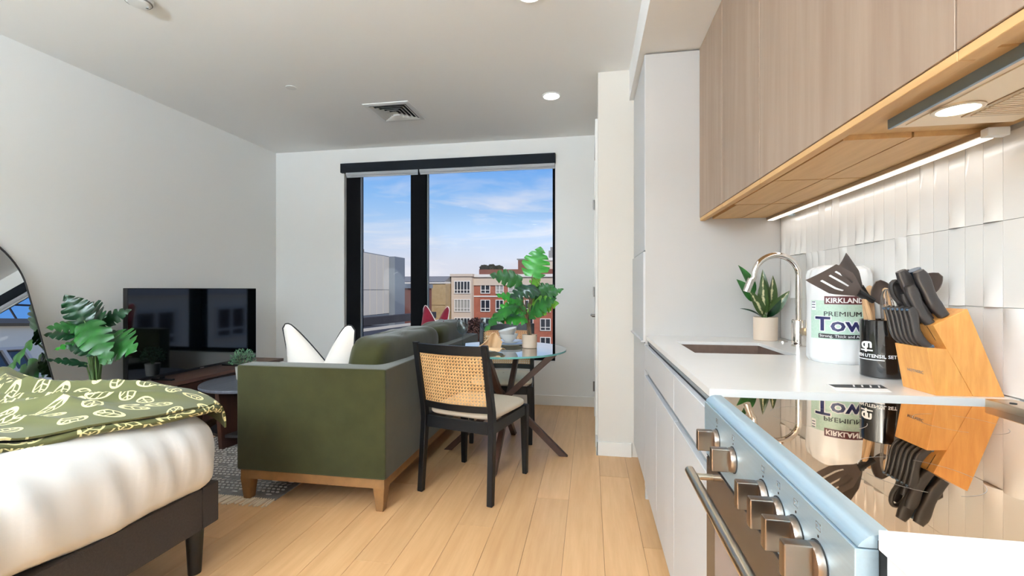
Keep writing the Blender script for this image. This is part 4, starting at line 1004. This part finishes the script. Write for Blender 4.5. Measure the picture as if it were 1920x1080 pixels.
# ------------------------------------------------------------------ bed
bd=thing('bed_frame','dark brown upholstered platform bed frame with black legs','bed',(-2.33,.66,0))
bx0,bx1,by0,by1=-2.91,-1.555,-.4,1.685
MB().box(bx1-.075,bx1,by0,by1-.082,.195,.362,.006).build('side_rail','bedfab',bd); MB().box(bx0,bx0+.075,by0,by1-.082,.195,.362,.006).build('side_rail','bedfab',bd)
MB().box(bx0,bx1,by1-.08,by1,.195,.364,.006).build('foot_rail','bedfab',bd); MB().box(bx0,bx1,by0-.06,by0,.195,1.1,.01).build('headboard','bedfab',bd)
for ax,ay in((bx1-.06,by1-.06),(bx0+.06,by1-.06),(bx1-.06,by0+.05),(bx0+.06,by0+.05)): MB().lathe([(0,0),(.024,0),(.034,.195),(0,.195)],20,(ax,ay,0)).build('leg','black',bd)
MB().box(bx0+.07,bx1-.07,by0+.01,by1-.08,.3,.32).build('slat_base','darkwood',bd)
mt=thing('mattress','thick mattress with a wrinkled white duvet tucked over the bed frame','mattress',(-2.35,.66,.36))
r4=random.Random(4)
def mprof(s):   # s 0 bottom..1 top: outward offset, z
    z=.335+.365*s; out_=.062*math.sin(math.pi*min(1,s*.95+.1))**.8-.07*(1-min(1,s/.22))**2-.085*max(0,(s-.62)/.38)**2.2
    return out_,z
def duv(u,v):
    # u around perimeter of a rounded rectangle, v from bottom rim to top centre
    x0,x1,y0,y1=bx0+.02,bx1-.03,by0+.03,by1-.02; r=.09
    per=[]; Lx,Ly=x1-x0-2*r,y1-y0-2*r; arc=math.pi/2*r; tot=2*(Lx+Ly)+4*arc; d=u*tot
    segs=[('l',(x1,y0+r),(0,1),Ly,(1,0)),('a',(x1-r,y1-r),0,arc,None),('l',(x1-r,y1),(-1,0),Lx,(0,1)),('a',(x0+r,y1-r),math.pi/2,arc,None),('l',(x0,y1-r),(0,-1),Ly,(-1,0)),('a',(x0+r,y0+r),math.pi,arc,None),('l',(x0+r,y0),(1,0),Lx,(0,-1)),('a',(x1-r,y0+r),1.5*math.pi,arc,None)]
    for sg in segs:
        if d<=sg[3]+1e-9:
            if sg[0]=='l': p=Vector((sg[1][0]+sg[2][0]*d,sg[1][1]+sg[2][1]*d)); n=Vector(sg[4])
            else: a=sg[2]+d/r; n=Vector((math.cos(a),math.sin(a))); p=Vector(sg[1])+n*r
            break
        d-=sg[3]
    D=u*tot
    if v<.62:
        s=v/.62; o,z=mprof(s); wr=.007*math.sin(D*31+2.5*math.sin(s*3+D*3))*math.sin(math.pi*s)+.005*math.sin(D*67+s*4+2*math.sin(D*7))*math.sin(math.pi*s)+.008*math.sin(D*11+s*2)*math.sin(math.pi*s)
        edge=.014*math.sin(D*6.5)+.010*math.sin(D*15+1)
        p=p+n*(o+wr); return (p.x,p.y,z+(edge*(1-s)**2))
    s=(v-.62)/.38; o,z=mprof(1); p=p+n*o; c=Vector(((x0+x1)/2,(y0+y1)/2)); q=p.lerp(c,s); return (q.x,q.y,z+.006*math.sin(math.pi*s))
MB().grid(duv,360,40,cu=True).build('duvet','whitecloth',mt,smooth=70)
# blanket: folds run roughly along x
BX0,BX1,BY0,BY1=-2.9,-1.69,.2,1.78
def blz(x,y):
    tx=(x-BX0)/(BX1-BX0); e=math.sin(3.1*tx+1.2)*.08
    yy=y+e+.05*math.sin(2.3*x+.5)
    g1=1-abs(math.sin(yy*11+1.2*math.sin(x*2.6)+.4*math.sin(x*7))); g2=1-abs(math.sin(yy*17-x*1.7+2)); f=.050*(g1**1.6-.35)+.028*(g2**2-.3)+.010*math.sin(yy*13-x*6)
    edgefall=max(0,(tx-.80)/.20)
    return .745+f*(1-.75*edgefall)-.018*edgefall**2
def blk(u,v):
    # v beyond .9 falls over the foot
    Y=BY0+(BY1-.06-BY0)*min(1,v/.9); ss_=min(1,max(0,(Y-1.0)/.62)); x=BX0+(BX1+.13*ss_*ss_*(3-2*ss_)-BX0)*u
    cr=max(0,(u-.86)/.14); foot=1-.0*cr
    z=blz(x,Y)-.03*max(0,(v-.62)/.38)**2*cr
    Y-=.05*cr**2*min(1,v/.9)
    if v>.9:
        k=(v-.9)/.1; Y+=.05*math.sin(k*1.57); z-=.10*k*k+.0
    return Vector((x,Y,z))
bk_=MB(); bk_.grid(blk,110,170,uvf=lambda u,v:(u*(BX1-BX0)*1.0,v*(BY1-BY0)*1.05)); bk_.solid(-.007)
bo=bk_.build('throw_blanket','blanket',None,smooth=70); tag(bo,'olive green blanket printed with pale leaf outlines rumpled on the bed','blanket')
# rolled hem layer along the near edge
hm=MB()
def hem(u,v):
    y=BY0+(1.67-BY0)*u; a=2*math.pi*v; z0=blk(.985,u*.93).z-.022; x=blk(1,u*.93).x-.012+.004*math.sin(y*9)
    yy=blk(1,u*.93).y
    return (x+.022*math.cos(a),yy,z0+.015*math.sin(a)+.003*math.sin(y*17))
hm.grid(hem,90,14,uvf=lambda u,v:(v*.12+.4,u*1.5),cv=True)
h_=hm.build('hem','blanket',None,smooth=70); h_.parent=bo
# ================================================================== OUTSIDE
gr=struct('ground',MB().box(-140,90,5,170,-14.2,-14),'ground')
def facade_windows(t,y,cells,alongy=False):
    def bx(f,x0,x1,ya,yb,z0,z1): return f.box(ya,yb,x0,x1,z0,z1) if alongy else f.box(x0,x1,ya,yb,z0,z1)
    for (x0,x1,z0,z1,nx,bl) in cells:
        f=MB(); b=.14
        bx(f,x0,x1,y-.12,y+.1,z0,z0+b); bx(f,x0,x1,y-.12,y+.1,z1-b,z1); bx(f,x0,x0+b,y-.12,y+.1,z0+b,z1-b); bx(f,x1-b,x1,y-.12,y+.1,z0+b,z1-b)
        for k in range(1,nx): xx=x0+(x1-x0)*k/nx; bx(f,xx-.07,xx+.07,y-.12,y+.1,z0+b,z1-b)
        zz=z0+(z1-z0)*.28; bx(f,x0+b,x1-b,y-.1,y+.08,zz-.06,zz+.06)
        w=f.build('window','extwhite',t,smooth=0)
        bx(MB(),x0+b,x1-b,y-.02,y+.02,z0+b,z1-b).build('pane','extglass' if not bl else 'extblind',w,smooth=0)
ab=thing('apartment_building','red brick apartment building with a cream window bay across the street','building',(-12,86,-14))
MB().box(-21.0,4,80.4,96,-14,1.85).build('brick_wall','brick',ab)
MB().box(-21.1,4.1,80.2,96,1.85,3.4).build('upper_band','cream',ab); MB().box(-21.3,4.3,79.9,96,3.35,3.85).build('cornice','extwhite',ab)
MB().box(-24.75,-20.95,78.8,94,-14,3.5).build('window_bay','cream',ab); MB().box(-24.95,-20.75,78.6,94,3.45,3.9).build('bay_cornice','cream',ab)
MB().box(-20,4.2,80.5,80.7,3.85,4.75).build('parapet','brickdark',ab)
MB().box(-21.02,4.0,80.3,80.42,-.25,-.02).build('string_course','extwhite',ab)
cells=[]
for fl in range(4):
    z=.35-3.3*fl; facade_windows(ab,78.8,[(-24.2,-21.2,z,z+2.3,5,fl==1)])
    for (x0,x1,bl) in((-19.7,-17.9,0),(-16.9,-15.4,1),(-14.6,-12.7,1),(-11.7,-10.0,0),(-8.8,-6.9,0),(-5.5,-3.6,1),(-2.4,-.5,0)): facade_windows(ab,80.4,[(x0,x1,z,z+2.2,2,(bl+fl)%2 and bl)])
MB().box(-13.2,-10.6,83,88,3.8,6.6).build('roof_hut','brickdark',ab); MB().box(-13.4,-10.4,82.8,88.2,6.6,6.8).build('hut_cap','greyroof',ab)
MB().box(-9,3.5,83,90,3.8,6.4).build('roof_storey','cream',ab); MB().box(-9.2,3.7,82.8,90.2,6.4,6.9).build('storey_cornice','extwhite',ab)
MB().box(-7.6,-5.9,84,86,6.9,8.3).build('roof_vent','greyroof',ab); MB().box(-7.3,-6.3,84.3,85.6,8.3,9.0).build('roof_vent','greyroof',ab)
def blob(name,label,cat,c,r,m,n,seed,group=None,lf_=.3):
    t=thing(name,label,cat,c,0,group); q=random.Random(seed); mb=MB()
    for k in range(n):
        a=q.uniform(0,6.28); b=math.acos(q.uniform(-1,1)); s=q.uniform(.6,1.0); p=Vector((c[0]+r[0]*s*math.sin(b)*math.cos(a),c[1]+r[1]*s*math.sin(b)*math.sin(a),c[2]+r[2]*s*math.cos(b)))
        d=Vector((q.uniform(-1,1),q.uniform(-1,1),q.uniform(-1,1))).normalized(); e=d.cross(Vector((q.uniform(-1,1),q.uniform(-1,1),q.uniform(-1,1)))).normalized()
        mb.bm.faces.new([mb.bm.verts.new(v) for v in(p+d*lf_,p+e*lf_*.7,p-d*lf_,p-e*lf_*.7)])
    mb.build('foliage',m,t,smooth=0,kind='stuff',recalc=False); return t
for k,(x,zz) in enumerate(((-19.3,5.1),(-17.9,5.2),(-16.6,5.0))): 
    t=blob('roof_shrub',['dark roof shrub at the left end of the brick building parapet','tallest dark roof shrub in the middle of the parapet planting','dark roof shrub at the right end of the parapet planting'][k],'shrub',(x,81.6,zz),(.9,.6,.55),'hedge',500,k,'roof shrubs on the brick building',.16)
    MB().cyl((x,81.6,3.85),(x,81.6,zz),.08).build('stem','hedge',t); MB().box(x-.6,x+.6,81.2,82.0,3.86,4.4).build('planter','greyroof',t)
tr=blob('street_tree','russet leaved street tree before the brick building','tree',(-16.9,66,-5.0),(1.7,1.5,1.9),'tree',1800,9,None,.2); MB().cyl((-16.9,66,-14),(-16.9,66,-5.4),.22,.14).build('trunk','hedge',tr)
tn=thing('stone_warehouse','long tan stone warehouse with a flat grey roof in the distance','building',(-30,82,-14))
MB().box(-46,-24.9,76,92,-14,2.15).build('stone_wall','tan',tn); MB().box(-46.2,-24.9,75.8,92,2.15,2.45).build('roof_edge','extwhite',tn); MB().prism([(-46.2,75.7,2.45),(-46.2,79,3.5),(-46.2,92,3.5),(-46.2,92,2.45)],(21.2,0,0)).build('roof','greyroof',tn,smooth=0)
MB().box(-46,-24.9,75.9,76.05,-1.6,-1.35).build('stone_course','tan',tn)
bt=thing('brick_block','low dark brick block behind the grey metal building','building',(-29,62,-14))
MB().box(-36,-26.0,60,72,-14,1.3).build('brick_wall','brickdark',bt); MB().box(-36.2,-25.8,59.8,72,1.3,1.95).build('flat_roof','sidingshade',bt); MB().box(-36,-25.95,59.9,60.02,-1.75,-1.3).build('stone_course','extwhite',bt)
# grey metal building: long face runs away from us
gm=thing('metal_building','pale grey panelled metal building filling the left window pane','building',(-27,44,-14))
MB().prism([(-24.6,38,-14),(-24.6,38,5.35),(-23.8,51,5.12),(-23.8,51,-14)],(-9,1.2,0)).build('core','sidingshade',gm,smooth=0)
for k in range(9):
    s0,s1=k/9,(k+1)/9; A=Vector((-24.6,38,0)); B_=Vector((-23.8,51,0)); p0,p1=A.lerp(B_,s0+.004),A.lerp(B_,s1-.004); z1a,z1b=5.35-.23*s0,5.35-.23*s1
    for za,zb,dz in((-1.7,1.06,0),(1.12,None,0)):
        P=[(p0.x,p0.y,za),(p1.x,p1.y,za),(p1.x,p1.y,zb or z1b-.1),(p0.x,p0.y,zb or z1a-.1)]
        MB().prism([(a,b,c) for a,b,c in P],(.06,0,0)).build('wall_panel','siding',gm,smooth=0)
MB().box(-24.0,-23.05,51.05,54,-14,5.08).build('corner_tower','sidingshade',gm)  # side wall whose shade is put into the darker blue-grey siding colour
MB().cyl((-24.55,46.3,5.2),(-24.55,46.3,5.55),.05).build('roof_pipe','greyroof',gm)
an=thing('church_spire','thin dark spire rising behind the grey metal building','spire',(-52,90,-14)); MB().lathe([(1.0,0),(1.0,19),(.5,23),(.08,29),(0,29)],8,(-51.9,92,-14)).build('shaft','darkroof',an); MB().cyl((-51.9,92,15),(-51.9,92,17),.06).build('finial','darkroof',an)
# near roof with dark parapet
nr=thing('flat_roof_building','flat dark roofed low building just outside below the window','building',(-17,32,-14))
MB().box(-34,-14.5,24,44,-14,-2.6).build('block','darkroof',nr)
MB().prism([(-24.6,37.5,-1.75),(-24.6,37.5,-2.55),(-20.5,56,-2.55),(-20.5,56,-1.75)],(1.0,-.3,0)).build('parapet','darkroof',nr,smooth=0)
MB().prism([(-21.4,30,-2.6),(-21.4,30,-2.35),(-17,52,-2.35),(-17,52,-2.6)],(.15,0,0)).build('roof_rail','siding',nr,smooth=0)
MB().box(-22.6,-22.1,33.2,33.7,-2.6,-1.9).build('roof_post','siding',nr); MB().box(-21.6,-20.2,33,34,-2.6,-2.0).build('roof_unit','greyroof',nr)
# tall beige building (seen in the arched mirror)
bb=thing('beige_apartment_block','tall beige apartment block with roof railing reflected in the arched mirror','building',(18,22,-14))
WX,WZ=11.87,11.0
MB().box(WX,WX+14,12,40,-14,WZ-.25).build('rendered_wall','beigewall',bb); MB().box(WX-.25,WX+14,11.8,40.2,WZ-.25,WZ).build('coping','greyroof',bb)
for k in range(15): MB().cyl((WX,12+k*2,WZ),(WX,12+k*2,WZ+.95),.04,n=8).build('rail_post','darkroof',bb)
MB().box(WX-.03,WX+.03,12,40,WZ+.9,WZ+.97).build('top_rail','darkroof',bb)
for fl in range(4):
    for k,y0 in enumerate((15.4,19.5,25.2,29.4,33.6)):
        z=WZ-3.0-3.1*fl; facade_windows(bb,WX,[(y0,y0+2.0,z,z+1.6,2,0)],True)
    MB().box(WX-.12,WX,12,40,WZ-3.9-3.1*fl,WZ-3.6-3.1*fl).build('string_course','extwhite',bb)
# unseen fill uplighter added behind the camera to brighten ceiling and walls
fl_=thing('added_fill_uplighter','unseen white uplighter added by the rear wall as fill light','lamp',(-1.9,-1.9,0))
MB().lathe([(0,0),(.14,0),(.14,.015),(.015,.03),(0,.03)],32,(-1.9,-1.9,0)).build('base','vent',fl_)
MB().cyl((-1.9,-1.9,.03),(-1.9,-1.9,1.72),.012).build('pole','vent',fl_)
sh_=MB().lathe([(.02,1.7),(.1,1.74),(.19,1.82),(.187,1.822),(.098,1.745),(.02,1.706)],40,(-1.9,-1.9,0)).build('shade','vent',fl_)
area('lamp',fl_,(-1.9,-1.9,1.83),FILL_UPLIGHT_POWER,.3,(.71,.86,1),(R(180),0,0))
